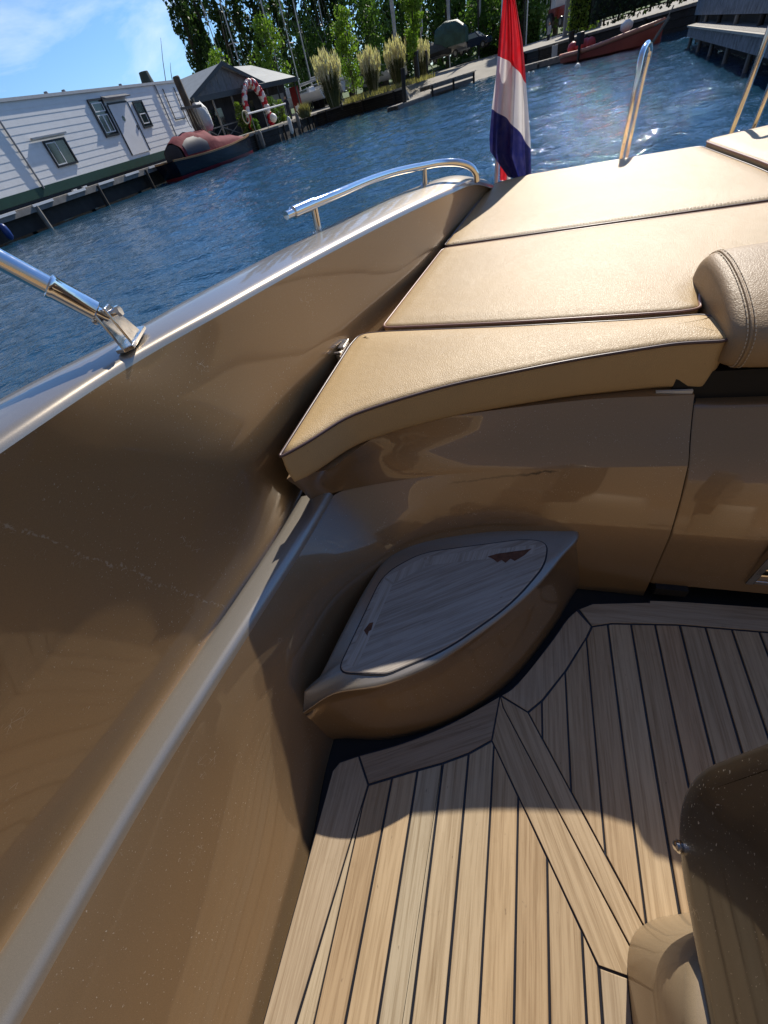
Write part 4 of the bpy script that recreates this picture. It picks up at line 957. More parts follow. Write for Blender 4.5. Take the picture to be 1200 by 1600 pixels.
# ---- shed with veranda
M_roofs = simple('grey_slate_sheet', (.24, .27, .28), .6, var=.15, vscale=2)
M_clad = simple('grey_board_cladding', (.17, .18, .19), .8, var=.3, vscale=4)
M_trim = simple('dark_slate_trim', (.045, .055, .06), .6)
def shed():
    pk = atd(343, 103, 53.6); e0 = atd(297, 154, 50.0); right = atd(452, 122, 61.6)
    ex_ = Vector((right.x - e0.x, right.y - e0.y, 0)).normalized()          # along the front
    ny = Vector((-ex_.y, ex_.x, 0));  ny = ny if ny.y > 0 else -ny            # depth, away from us
    root = thing('shed', (e0.x, e0.y, .7), 'grey gabled boat shed with dark open veranda on the quay', 'building')
    def P(a, d_, z): return Vector((e0.x, e0.y, 0)) + ex_ * a + ny * d_ + Vector((0, 0, z))
    ze = e0.z; zg = .66; W_ = (Vector((right.x - e0.x, right.y - e0.y, 0))).length
    ga = ex_.dot(Vector((pk.x - e0.x, pk.y - e0.y, 0))); gz_ = pk.z; gw = ga * 2
    # gable front wall
    b = MB(); n = 22
    for k in range(n):
        a0, a1 = gw * k / n, gw * (k + 1) / n; am = (a0 + a1) / 2; top = ze + (gz_ - ze) * (1 - abs(am - ga) / ga) - .06; off = .02 * (k % 2)
        b.add([P(a0, -off, ze - .1), P(a1, -off, ze - .1), P(a1, -off, ze + (gz_ - ze) * (1 - abs(a1 - ga) / ga) - .05), P(a0, -off, ze + (gz_ - ze) * (1 - abs(a0 - ga) / ga) - .05)], [(0, 1, 2, 3)])
    b.build('gable', M_clad, root)
    Dp = 9
    for s_ in (0, 1):
        a_e = -.35 if s_ == 0 else gw + .35; b = MB(); zz = ze - .12
        q = [P(a_e, -.35, zz), P(ga, -.35, gz_ + .05), P(ga, Dp, gz_ + .05), P(a_e, Dp, zz)]
        b.rings([q, [p + Vector((0, 0, .09)) for p in q]], True, True, True); b.build('roof', M_roofs, root)
        b = MB(); b.obox(P(a_e, -.38, zz + .0), P(ga, -.38, gz_ + .09), .06, .26); b.build('bargeboard', M_trim, root)
    # second lower roof to the right
    b = MB(); q = [P(gw * .70, -.5, ze - .10), P(W_ + .5, -.5, ze - .10), P(W_ - 1.2, 3.4, ze + 1.55), P(gw * .8, 3.4, ze + 1.75)]; b.rings([q, [p + Vector((0, 0, .07)) for p in q]], True, True, True)
    q = [P(gw * .8, 3.4, ze + 1.75), P(W_ - 1.2, 3.4, ze + 1.55), P(W_ + .5, 8, ze - .1), P(gw * .8, 8, ze - .1)]; b.rings([q, [p + Vector((0, 0, .07)) for p in q]], True, True, True); b.build('roof', M_roofs, root)
    b = MB(); b.obox(P(-.3, -.62, ze - .20), P(W_ + .5, -.62, ze - .20), .16, .34); b.build('fascia_beam', M_trim, root)
    # dark interior walls
    b = MB(); q = [P(.1, .9, zg), P(W_, .9, zg), P(W_, .9, ze), P(.1, .9, ze)]; b.add(q, [(0, 1, 2, 3)]); q = [P(.1, .9, zg), P(.1, Dp, zg), P(.1, Dp, ze), P(.1, .9, ze)]; b.add(q, [(0, 1, 2, 3)]); q = [P(W_, .9, zg), P(W_, 8, zg), P(W_, 8, ze), P(W_, .9, ze)]; b.add(q, [(0, 1, 2, 3)]); b.build('wall', simple('dark_veranda_wall', (.035, .035, .04), .8, var=.6, vscale=1.5), root)
    for k, a_ in enumerate([.15, W_ * .13, W_ * .30, W_ * .42, W_ * .66, W_ * .78, W_ - .1]):
        b = MB(); b.obox(P(a_, -.55, zg), P(a_, -.55, ze - .35), .12, .12, up=(1, 0, 0)); b.build('veranda_post', M_gwood if k < 3 else M_trim, root)
    for k, (a0, a1) in enumerate([(.15, W_ * .13), (W_ * .13, W_ * .30)]):
        b = MB(); b.obox(P(a0, -.56, zg + 1.0), P(a1, -.56, zg + 1.0), .06, .08); b.obox(P(a0, -.57, zg + .1), P(a1, -.57, zg + .95), .03, .06); b.obox(P(a0, -.54, zg + .95), P(a1, -.54, zg + .1), .03, .06); b.build('cross_rail', M_gwood, root)
    for k, (a0, a1) in enumerate([(W_ * .16, W_ * .28), (W_ * .45, W_ * .60), (W_ * .68, W_ * .77), (W_ * .80, W_ * .96)]):
        b = MB(); b.obox(P(a0, .84, zg + 1.2), P(a1, .84, zg + 1.2), .05, 1.9 if k != 2 else 2.2); b.build('window', M_glassd if k < 2 else simple('pale_grey_panel', (.28, .30, .32), .6), root)
    b = MB(); b.obox(P(W_ + .3, -.5, zg + 1.2), P(W_ + .3, .5, zg + 1.2), .25, 2.3); b.build('red_banner', simple('red_banner', (.30, .03, .03), .7), root)
    globals()['SH'] = (e0, ex_, ny)
    return P, W_, zg, ze
P_, W_s, zg, ze = shed()
def on_front(px, py, off):
    # where a sight line meets the vertical plane standing off metres before the shed front
    e0, ex_, ny = SH; r = Vector(sight(px, py)); o = Vector((0, 0, EYE)); p0 = Vector((e0.x, e0.y, 0)) - ny * off; t = (p0 - o).dot(ny) / r.dot(ny); return o + r * t
# balloon arch round the door
arch = thing('balloon_arch', tuple(P_(W_s * .55, -1.2, zg)), 'arch of red and white striped balloons around the shed door', 'balloon arch')
M_rb = simple('red_balloon', (.50, .015, .03), .3); M_wb = simple('white_balloon', (.75, .70, .70), .3); M_gb = simple('gold_balloon', (.50, .38, .22), .3)
pl_, pr_ = atd(389, 177, 46), atd(417, 178, 46); zb_ = zg
a0 = P_(0, -1.2, 0)
exx = (P_(1, 0, 0) - P_(0, 0, 0)); cA = on_front(402, 170, 1.3)
for k in range(76):
    t = k / 75; an = math.pi * t; c_ = math.cos(an); s_ = math.sin(an)
    px = (cA.x, cA.y); o = Vector((cA.x, cA.y, zg)) + exx * (-1.55 * c_) + Vector((0, 0, .1 + 3.0 * (s_ ** .6)))
    for j in range(4):
        if (j == 3): continue
        aa = k * .9 + j * 2.1; q = o + Vector((.13 * math.cos(aa), .13 * math.sin(aa) - .1, .13 * math.sin(aa + 1))); 
        b = MB(); r_ = .20
        b.tube([q + Vector((0, 0, r_ * zz)) for zz in (-.98, -.7, 0, .7, .98)], [r_ * .2, r_ * .72, r_, r_ * .72, r_ * .2], 7)
        gold = abs(t - .5) < .045 and j == 0
        if j < 1 or k % 2: b.build('balloon', M_gb if gold else ((M_rb, M_wb)[(k // 4) % 2]), arch, smooth='all')

# ---- people
def body_mat(name, stops, z0, z1):
    m, t, bb_ = new_mat(name); g_ = N(t, 'ShaderNodeTexCoord'); s_ = N(t, 'ShaderNodeSeparateXYZ'); t.links.new(g_.outputs['Object'], s_.inputs[0])
    mr_ = N(t, 'ShaderNodeMapRange'); mr_.inputs['From Min'].default_value = z0; mr_.inputs['From Max'].default_value = z1; t.links.new(s_.outputs['Z'], mr_.inputs['Value'])
    t.links.new(ramp(t, mr_.outputs[0], stops, 'CONSTANT'), bb_.inputs['Base Color']); setp(bb_, None, .8); return m
def figure(name, loc, yaw, J, bones, rad, mat, label):
    me = bpy.data.meshes.new(name); names = list(J); me.from_pydata([J[n_] for n_ in names], [(names.index(a_), names.index(b_)) for a_, b_ in bones], [])
    o = bpy.data.objects.new(name, me); COL.objects.link(o); o.location = loc; o.rotation_euler = (0, 0, yaw)
    sk = o.modifiers.new('skin', 'SKIN'); sk.use_smooth_shade = True
    for i, n_ in enumerate(names):
        r_ = rad[n_]; r_ = r_ if isinstance(r_, tuple) else (r_, r_); me.skin_vertices[0].data[i].radius = r_
    me.skin_vertices[0].data[names.index('pelvis')].use_root = True
    sb = o.modifiers.new('sub', 'SUBSURF'); sb.levels = 1; sb.render_levels = 2; me.materials.append(mat)
    return tag(o, label, 'person')
J = dict(pelvis=(0, 0, .95), waist=(0, 0, 1.1), chest=(0, .01, 1.32), neck=(0, 0, 1.48), chin=(0, -.01, 1.55), head=(0, -.01, 1.66), crown=(0, 0, 1.74),
         hl=(-.10, 0, .90), kl=(-.11, -.03, .50), al=(-.11, .03, .09), tl=(-.12, -.13, .04), hr=(.10, 0, .90), kr=(.12, -.06, .50), ar=(.13, .06, .09), tr=(.14, -.10, .04),
         sl=(-.18, 0, 1.42), el=(-.23, .02, 1.14), wl=(-.24, -.08, .90), fl=(-.24, -.12, .82), sr=(.18, 0, 1.42), er=(.24, .0, 1.15), wr=(.20, -.16, 1.0), fr=(.17, -.22, .96))
BN = [('pelvis', 'waist'), ('waist', 'chest'), ('chest', 'neck'), ('neck', 'chin'), ('chin', 'head'), ('head', 'crown'), ('pelvis', 'hl'), ('hl', 'kl'), ('kl', 'al'), ('al', 'tl'), ('pelvis', 'hr'), ('hr', 'kr'), ('kr', 'ar'), ('ar', 'tr'),
      ('chest', 'sl'), ('sl', 'el'), ('el', 'wl'), ('wl', 'fl'), ('chest', 'sr'), ('sr', 'er'), ('er', 'wr'), ('wr', 'fr')]
RD = dict(pelvis=(.16, .12), waist=(.15, .11), chest=(.18, .12), neck=.06, chin=.07, head=(.095, .11), crown=.06, hl=.10, kl=.065, al=.045, tl=.035, hr=.10, kr=.065, ar=.045, tr=.035, sl=.07, el=.048, wl=.033, fl=.03, sr=.07, er=.048, wr=.033, fr=.03)
q = on_front(453, 183, 2.4)
figure('person', (q.x, q.y, .68), R(25), J, BN, RD, body_mat('navy_clothes', [(0, (.02, .02, .025)), (.05, (.015, .02, .04)), (.84, (.45, .28, .20)), (.93, (.05, .035, .02))], 0, 1.8), 'person in navy clothes standing on the quay beside the shed')
J2 = dict(J); J2.update(pelvis=(0, .12, .42), waist=(0, .05, .58), chest=(0, -.16, .78), neck=(0, -.28, .88), chin=(0, -.34, .91), head=(0, -.38, .99), crown=(0, -.38, 1.06), hl=(-.10, .10, .40), kl=(-.16, -.28, .50), al=(-.15, .0, .09), tl=(-.16, -.15, .04), hr=(.10, .10, .40), kr=(.16, -.28, .50), ar=(.15, 0, .09), tr=(.16, -.15, .04),
     sl=(-.18, -.18, .82), el=(-.22, -.34, .62), wl=(-.14, -.48, .45), fl=(-.1, -.52, .38), sr=(.18, -.18, .82), er=(.22, -.34, .62), wr=(.14, -.48, .45), fr=(.1, -.52, .38))
q = on_front(466, 180, 1.2)
figure('person', (q.x, q.y, .70), R(60), J2, BN, RD, body_mat('white_shirt', [(0, (.02, .02, .04)), (.27, (.03, .035, .08)), (.29, (.72, .74, .80)), (.49, (.72, .74, .8)), (.52, (.40, .26, .19)), (.57, (.08, .05, .03))], 0, 1.8), 'person in a white shirt crouching at the corner of the shed')
q = atd(858, 48, 66)
figure('person', (q.x, q.y, q.z - 1.15), R(-50), J, BN, RD, body_mat('grey_clothes', [(0, (.02, .02, .03)), (.5, (.30, .33, .38)), (.84, (.45, .28, .20)), (.93, (.05, .035, .02))], 0, 1.8), 'small person in grey walking on the road in front of the tractor')

# ---- handrail, fenders, planters on the quay
hr = thing('handrail', (-25, 44, .7), 'white handrail on thin posts along the quay before the shed', 'handrail')
h0, h1 = on_front(387, 178, 4.2), on_front(446, 162, 4.2)
b = MB(); b.tube([h0, h1], .055, 8); b.build('rail', M_whitepaint, hr)
for t in (.06, .38, .97):
    b = MB(); p = h0 + (h1 - h0) * t; b.tube([p, (p.x, p.y, .66)], .03, 6); b.build('post', M_steelg, hr)
lb = thing('lifebuoy', (0, 0, 0), 'pale lifebuoy ring hanging at the end of the quay handrail', 'lifebuoy'); c_ = on_front(384, 183, 4.2); lb.location = c_
b = MB(); b.tube([c_ + exx * (.38 * math.cos(a_)) + Vector((0, 0, .38 * math.sin(a_))) for a_ in [2 * math.pi * k / 20 for k in range(21)]], .05, 6, cap=False); b.build('ring', simple('pale_yellow', (.55, .48, .30), .6), lb, smooth='all')
for i, (px, py, lbl) in enumerate([(409, 219, 'grey-white fender hanging on the quay nearest the launch'), (454, 197, 'white fender hanging on the quay below the standing person'), (466, 190, 'grey fender hanging on the quay farthest from the launch')]):
    c_ = atd(px, py, (46.2, 49.0, 52.5)[i]); b = MB(); b.tube([c_ + Vector((0, 0, z)) for z in (.62, .55, .4, -.3, -.45, -.52)], [.03, .12, .16, .16, .12, .03], 10); o = b.build('fender', M_whitepaint if i == 1 else M_gwood, smooth='all'); tag(o, lbl, 'fender', 'fenders hanging on the quay')
c_ = on_front(427, 184, 2.2)
b = MB(); b.tube([c_ + Vector((0, 0, z)) for z in (-.32, -.2, .0, .2, .32)], [.08, .28, .36, .26, .06], 10); tag(b.build('sack', M_whitepaint, smooth='all'), 'small white sack standing on the quay under the handrail', 'sack')

# ---- foliage
def leaf_mat(name, c1_, c2_, tr=.35):
    m, t, bb_ = new_mat(name); g_ = N(t, 'ShaderNodeNewGeometry')
    c = ramp(t, g_.outputs['Random Per Island'], [(0, c1_), (1, c2_)]); t.links.new(c, bb_.inputs['Base Color']); setp(bb_, None, .55, Specular_IOR_Level=.3)
    tn = N(t, 'ShaderNodeBsdfTranslucent'); t.links.new(mixc(t, 1.0, c, (1.0, 1.15, .5), 'MULTIPLY'), tn.inputs[0]); ms = N(t, 'ShaderNodeMixShader'); ms.inputs[0].default_value = tr
    t.links.new(bb_.outputs[0], ms.inputs[1]); t.links.new(tn.outputs[0], ms.inputs[2]); t.links.new(ms.outputs[0], t.nodes['Material Output'].inputs[0]); return m
L_pop = leaf_mat('poplar_leaves', (.035, .075, .028), (.09, .155, .05), .4)
L_mid = leaf_mat('green_leaves', (.060, .125, .028), (.12, .21, .05), .45)
L_lime = leaf_mat('lime_leaves', (.14, .24, .035), (.24, .36, .06), .45)
L_dark = leaf_mat('hedge_leaves', (.022, .042, .018), (.05, .085, .03), .25)
L_ivy = leaf_mat('ivy_leaves', (.10, .17, .03), (.22, .30, .05), .4)
M_bark = simple('bark', (.10, .085, .065), .9, var=.3)
def leaves(b, centres, n, size, r):
    for _ in range(n):
        c, cr_, sq = r.choice(centres)
        while True:
            d = Vector((r.uniform(-1, 1), r.uniform(-1, 1), r.uniform(-1, 1)))
            if d.length <= 1: break
        if r.random() < .6: d = d.normalized() * r.uniform(.75, 1.05)
        p = Vector(c) + Vector((d.x * cr_, d.y * cr_, d.z * cr_ * sq))
        u = Vector((r.gauss(0, 1), r.gauss(0, 1), r.gauss(0, 1))).normalized(); w = u.cross(Vector((r.gauss(0, 1), r.gauss(0, 1), r.gauss(0, 1)))).normalized()
        s_ = size * r.uniform(.6, 1.3); b.add([p - u * s_, p - w * s_ * .55, p + u * s_, p + w * s_ * .55], [(0, 1, 2, 3)])
def poplar(seed, H_=24, wid=2.0):
    r = random.Random(seed); cs = []
    for k in range(46):
        z = r.uniform(.10, 1.0) * H_; ww = wid * (1 - (z / H_) ** 3) * r.uniform(.5, 1.0); an = r.uniform(0, 6.28); cs.append(((math.cos(an) * ww * .75, math.sin(an) * ww * .75, z), r.uniform(.5, 1.0), r.uniform(1.5, 2.6)))
    root = thing('poplar_tree', (0, 0, 0), 'tall dark poplar', 'tree', 'poplar trees behind the harbour')
    b = MB(); b.tube([(0, 0, -1), (0.05, 0, H_ * .3), (0, .1, H_ * .7), (0, 0, H_ * .97)], [.42, .32, .18, .04], 7); b.build('trunk', M_bark, root)
    for c, cr_, sq in cs[::4]: pass
    b = MB(); leaves(b, cs, 5200, .27, r); b.build('crown', L_pop, root); return root
def copy_tree(src, loc, rz, sc, label, group=None):
    r = src.copy(); COL.objects.link(r); r.location = loc; r.rotation_euler = (0, 0, rz); r.scale = (sc[0], sc[0], sc[1]) if isinstance(sc, tuple) else (sc,) * 3; r['label'] = label
    if group: r['group'] = group
    for ch in list(src.children):
        c = ch.copy(); COL.objects.link(c); c.parent = r
        for g2 in list(ch.children):
            e = g2.copy(); COL.objects.link(e); e.parent = c
    return r
protoP = [poplar(11), poplar(12, 22, 2.4), poplar(13, 26, 1.7)]
px_list = [347, 368, 392, 418, 440, 466, 492, 520, 548, 592, 622, 655, 690, 722, 752, 800, 838, 862]
used = [False] * 3
ordn = ['first', 'second', 'third', 'fourth', 'fifth', 'sixth', 'seventh', 'eighth', 'ninth', 'tenth', 'eleventh', 'twelfth', 'thirteenth', 'fourteenth', 'fifteenth', 'sixteenth', 'seventeenth', 'eighteenth']
for i, px in enumerate(px_list):
    d_ = 88 + 9 * rnd.random() + (i % 2) * 5 + (6 if i > 8 else 0); hor = 304 - .30 * px; q = atd(px, hor, d_); k = i % 3
    lbl = 'tall dark poplar, %s from the left of the row behind the masts' % ordn[i]
    if i == 0: lbl = 'tall dark poplar at the left end of the row, against the open sky'
    if i == 16: lbl = 'tall dark poplar, second from the right end of the row'
    if i == 17: lbl = 'tall dark poplar at the right end of the row, beyond the road'
    sc_ = (rnd.uniform(.92, 1.15), rnd.uniform(.92, 1.12))
    if not used[k]: o = protoP[k]; used[k] = True; o.location = (q.x, q.y, 1.0); o.scale = (sc_[0], sc_[0], sc_[1]); o['label'] = lbl
    else: copy_tree(protoP[k], (q.x, q.y, 1.0), rnd.uniform(0, 6), sc_, lbl)
def round_tree(name, seed, H_, wid, mat, n, size, label, loc, clear=.25, group=None):
    r = random.Random(seed); cs = []
    for k in range(26):
        z = r.uniform(clear, 1.0) * H_; f_ = (z / H_ - clear) / (1 - clear); ww = wid * math.sin(math.pi * min(.98, .15 + f_ * .8)) ** .7; an = r.uniform(0, 6.28); rr_ = r.uniform(.2, .8) * ww; cs.append(((math.cos(an) * rr_, math.sin(an) * rr_, z), r.uniform(.28, .5) * wid, .8))
    root = thing(name, loc, label, 'tree', group)
    b = MB(); b.tube([Vector(loc) + Vector(p) for p in ((0, 0, -.3), (0, 0, H_ * .3), (.1, 0, H_ * .8))], [wid * .08, wid * .06, .02], 7)
    for c, cr_, sq in cs[::5]: b.tube([Vector(loc) + Vector((0, 0, H_ * clear)), Vector(loc) + Vector(c)], [wid * .035, .015], 5)
    b.build('trunk', M_bark, root)
    b = MB(); leaves(b, [(Vector(c) + Vector(loc), cr_, sq) for c, cr_, sq in cs], n, size, r); b.build('crown', mat, root); return root
def gpt(px, py, d_, z=None):
    q = atd(px, py, d_); return (q.x, q.y, z if z is not None else q.z)
round_tree('young_tree', 21, 7.5, 1.9, L_lime, 1500, .15, 'young bright green tree just behind the shed roof, left one', gpt(372, 190, 76, .9))
round_tree('young_tree', 22, 8.2, 2.3, L_lime, 2200, .16, 'bright green tree between the shed and the white yachts', gpt(445, 170, 74, .9), .30)
round_tree('young_tree', 23, 6.5, 1.7, L_lime, 2200, .15, 'bright green tree behind the first and second pampas clump', gpt(553, 140, 66, .9), .15)
round_tree('young_tree', 24, 9.5, 1.35, L_lime, 2600, .16, 'slender lime green tree standing behind the third pampas clump', gpt(652, 112, 64, .9), .12)
for i, (px, d_, h_, w_) in enumerate([(585, 80, 9, 4.2), (636, 96, 12, 5), (700, 92, 10, 5), (772, 84, 6.5, 4.5), (815, 80, 6, 4), (868, 84, 10, 4.5), (500, 84, 8, 4.5), (735, 98, 13, 5)]):
    round_tree('broadleaf_tree', 30 + i, h_, w_, L_mid, 3000, .24, ['mid green round tree behind the second pampas clump', 'mid green broad tree between the poplars above the lime tree', 'mid green broad tree behind the covered trailer boat', 'low mid green tree on the meadow left of the flag', 'low mid green tree on the meadow right of the flag', 'mid green tree behind the tractor and flagpoles', 'mid green tree behind the white yachts and first pampas', 'tall broad tree behind the blue parked car'][i], gpt(px, 304 - .3 * px, d_, 1.1), .08)
# a far-off belt of woodland that reads as one mass
b = MB(); r = random.Random(5); cs = [((-75 + i * 3.1, 128 + 8 * math.sin(i) - abs(i - 20) * .3, 1 + j * 2.6), 3.2, 1) for i in range(44) for j in range(4)]
leaves(b, cs, 15000, .5, r); o = b.build('woodland', L_dark); tag(o, kind='stuff')
# hedge on the right above the black quay wall
def hedge(name, P0, P1, wid, h_, mat, n, size, label, seed=3):
    P0, P1 = Vector(P0), Vector(P1); r = random.Random(seed); L = (P1 - P0).length; root = thing(name, tuple((P0 + P1) / 2), label, 'hedge'); d_ = (P1 - P0) / L; nn_ = Vector((-d_.y, d_.x, 0))
    b = MB(); k = int(L / 1.2) + 1
    for i in range(k):
        p = P0 + d_ * (L * (i + .5) / k); b.tube([p, p + Vector((0, 0, h_ * .8))], [.08, .03], 5)
    b.build('stems', M_bark, root)
    b = MB(); b.obox(P0 + Vector((0, 0, h_ * .48)), P1 + Vector((0, 0, h_ * .48)), wid * .62, h_ * .86); b.build('inner_growth', simple('hedge_inner', (.012, .02, .010), .9, var=.5, vscale=6), root)
    b = MB()
    for _ in range(n):
        p = P0 + d_ * (r.random() * L) + nn_ * (wid * .5 * r.choice((-1, 1)) * r.uniform(.75, 1.1)) + Vector((0, 0, r.random() * h_))
        if r.random() < .3: p = P0 + d_ * (r.random() * L) + nn_ * (wid * r.uniform(-.5, .5)) + Vector((0, 0, h_ * r.uniform(.93, 1.06)))
        u = Vector((r.gauss(0, 1), r.gauss(0, 1), r.gauss(0, 1))).normalized(); w = u.cross(Vector((r.gauss(0, 1), r.gauss(0, 1), r.gauss(0, 1)))).normalized(); s_ = size * r.uniform(.6, 1.3)
        b.add([p - u * s_, p - w * s_ * .6, p + u * s_, p + w * s_ * .6], [(0, 1, 2, 3)])
    b.build('foliage', mat, root); return root
hedge('tall_hedge', (4.6, 50.5, .9), (20, 38.5, .9), 2.2, 6.5, L_dark, 14000, .13, 'tall dark evergreen hedge above the black quay wall on the right')
hedge('ivy_hedge', (3.0, 52.4, .9), (4.4, 51.4, .9), 1.6, 4.2, L_ivy, 3000, .12, 'bright yellow-green ivy hedge at the road end beside the tall hedge', 4)
hedge('clipped_hedge', gpt(748, 78, 82, 1.0), gpt(800, 62, 84, 1.0), 1.4, 1.9, L_mid, 3500, .13, 'clipped green hedge behind the road left of the flag', 5)
hedge('clipped_hedge', gpt(824, 56, 78, 1.0), gpt(843, 50, 78, 1.0), 1.4, 2.0, L_mid, 2000, .13, 'clipped green hedge block right of the flag by a white pole', 6)
# low bushes round shed
for i, (px, py, d_, m_b, w_) in enumerate([(376, 183, 1.0, L_ivy, .5), (383, 170, 1.0, L_mid, .5), (424, 170, .9, L_mid, .8), (438, 168, 1.1, L_ivy, .8), (398, 190, 2.4, L_mid, .5)]):
    round_tree('shrub', 50 + i, (2.0, 1.6, 1.8, 1.5, .7)[i], w_, m_b, 700, .09, ['yellow-green shrub left of the balloon arch', 'mid green shrub against the veranda left of the balloon arch', 'mid green shrub right of the balloon arch', 'yellow-green shrub beside the standing person', 'low planter shrub under the handrail'][i], (on_front(px, py, d_).x, on_front(px, py, d_).y, .72), .05)

# ---- pampas grass
L_blade = leaf_mat('pampas_blades', (.07, .10, .035), (.20, .19, .08), .3)
M_plume = leaf_mat('pampas_plumes', (.66, .57, .46), (.88, .80, .68), .4)
def pampas(seed, H_, wid):
    r = random.Random(seed); root = thing('pampas_grass', (0, 0, 0), 'pampas', 'plant', 'pampas grass clumps along the quay')
    b = MB()
    for _ in range(1900):
        an = r.uniform(0, 6.28); rad = r.uniform(0, .35) * wid; out = r.uniform(.2, 1.0) * wid; h_ = H_ * r.uniform(.35, .72); dx, dy = math.cos(an), math.sin(an); sx, sy = -dy * .022, dx * .022
        p0 = Vector((dx * rad, dy * rad, 0)); p1 = Vector((dx * (rad + out * .35), dy * (rad + out * .35), h_ * .8)); p2 = Vector((dx * (rad + out * .8), dy * (rad + out * .8), h_ * r.uniform(.6, 1.05)))
        q = Vector((sx, sy, 0)); b.add([p0 - q, p0 + q, p1 + q, p1 - q, p2], [(0, 1, 2, 3), (3, 2, 4)])
    b.build('blades', L_blade, root)
    b = MB(); bs = MB()
    for _ in range(110):
        an = r.uniform(0, 6.28); rad = (r.random() ** .6) * wid * .85; x, y = math.cos(an) * rad, math.sin(an) * rad; h_ = H_ * r.uniform(.78, 1.08) * (1 - .15 * rad / wid); lean = .15
        bs.tube([(x * .4, y * .4, 0), (x, y, h_ * .75)], [.012, .008], 4)
        top = Vector((x * (1 + lean), y * (1 + lean), h_)); bot = Vector((x, y, h_ * .68))
        for j in range(16):
            t = r.random(); p = bot.lerp(top, t) + Vector((r.gauss(0, .045), r.gauss(0, .045), 0)) * (1 - abs(t - .4)); w = Vector((r.gauss(0, 1), r.gauss(0, 1), 0)).normalized() * .045; b.add([p - w, p + Vector((0, 0, -.12)), p + w, p + Vector((0, 0, .24)) + w * r.uniform(-1, 1)], [(0, 1, 2, 3)])
    bs.build('stalks', M_plume, root); b.build('plumes', M_plume, root); return root
pp = [pampas(61, 3.4, 1.35), pampas(62, 3.2, 1.15)]
for i, (px, py, d_, sc_, lbl) in enumerate([(522, 160, 57.5, 1.12, 'largest pampas grass clump with pale plumes, nearest the shed'), (583, 137, 61.5, 1.05, 'second pampas grass clump from the shed, below a radio mast'), (622, 121, 64.5, 1.05, 'third pampas grass clump, between the yachts and the lime tree'), (660, 108, 69, .95, 'smaller pampas clump at the slipway end behind the lime tree')]):
    q = gpt(px, py, d_, .72); 
    if i < 2: o = pp[i]; o.location = q; o.scale = (sc_,) * 3; o['label'] = lbl
    else: copy_tree(pp[i % 2], q, i * 1.3, sc_, lbl)
# dry tufts at the feet of the pampas
b = MB(); r = random.Random(9)
for _ in range(3800):
    t = r.random(); px = 548 + 120 * t; q = Vector(gpt(px + r.uniform(-14, 14), 160 - .30 * (px - 548) + r.uniform(-3, 3), r.uniform(56, 63) + t * 7, .70)); h_ = r.uniform(.15, .5); w = Vector((r.gauss(0, 1), r.gauss(0, 1), 0)).normalized() * .05; b.add([q - w, q + w, q + Vector((r.gauss(0, .12), r.gauss(0, .12), h_))], [(0, 1, 2)])
for _ in range(500):
    q = Vector(gpt(r.uniform(470, 483), r.uniform(176, 180), 48.5, .68)); h_ = r.uniform(.3, 1.0); w = Vector((r.gauss(0, 1), r.gauss(0, 1), 0)).normalized() * .05; b.add([q - w, q + w, q + Vector((r.gauss(0, .2), r.gauss(0, .2), h_))], [(0, 1, 2)])
tag(b.build('dry_grass', leaf_mat('dry_grass_blades', (.22, .19, .09), (.40, .34, .18))), kind='stuff')

# ---- yachts ashore with masts
def yacht():
    root = thing('yacht', (0, 0, 0), 'yacht', 'sailboat', 'yachts laid up ashore with bare masts')
    b = MB(); rr = []
    for k in range(11):
        t = k / 10; y = -4 + 8 * t; wd = max(.05, 1.35 * (1 - max(0, (t - .45) / .55) ** 2) * (.75 + .25 * min(1, t / .3))); sh = 1.0 + .25 * t * t
        rr.append([(-wd, y, sh + .9), (-wd * .92, y, .6 + .9), (-wd * .55, y, .15 + .9), (0, y, .0 + .9), (wd * .55, y, .15 + .9), (wd * .92, y, .6 + .9), (wd, y, sh + .9)])
    b.rings(rr, False); b.add(rr[0], [tuple(range(7))]); b.rings([[r_[0] for r_ in rr], [r_[6] for r_ in rr]], False); b.build('hull', M_whitepaint, root, smooth=True)
    b = MB(); b.rings([[(-.8, -1.8, 1.85), (.8, -1.8, 1.85), (.55, 1.8, 2.0), (-.55, 1.8, 2.0)], [(-.65, -1.7, 2.45), (.65, -1.7, 2.45), (.35, 1.2, 2.3), (-.35, 1.2, 2.3)]], True, False, True); b.build('cabin', M_whitepaint, root, bevel=.06)
    for s_ in (-1, 1):
        b = MB(); b.obox((s_ * .74, -1.3, 2.2), (s_ * .55, 1.0, 2.2), .03, .22); b.build('cabin_window', M_glassd, root)
    b = MB(); b.tube([(0, .4, 1.9), (0, .4, 12.2)], [.085, .06], 8); ms_ = b.build('mast', M_steelg if 0 else simple('pale_alloy', (.62, .63, .65), .4, .3), root)
    b = MB(); b.tube([(-.75, .35, 7.0), (0, .4, 7.1), (.75, .35, 7.0)], .03, 5); b.build('spreader', M_steelg, ms_)
    b = MB()
    for q in ((0, 3.9, 2.1), (0, -3.9, 1.95), (-1.2, .2, 2.0), (1.2, .2, 2.0)): b.tube([(0, .4, 12.1), q], .012, 4)
    b.build('rigging', M_steelg, root)
    b = MB(); b.tube([(0, .35, 2.9), (0, -3.2, 2.95)], [.16, .10], 8); b.build('boom_with_sail', simple('sail_cover', (.35, .38, .42), .8), root)
    b = MB(); b.box((-.06, -.8, .0), (.06, .9, .95)); b.build('keel', M_blackpaint, root)
    for sx_ in (-1, 1):
        for yy_ in (1.4, -1.8): b = MB(); b.obox((sx_ * 1.0, yy_, 0), (sx_ * .57, yy_, 1.15), .1, .1); b.build('prop', M_blackpaint, root)
    return root
yp = yacht()
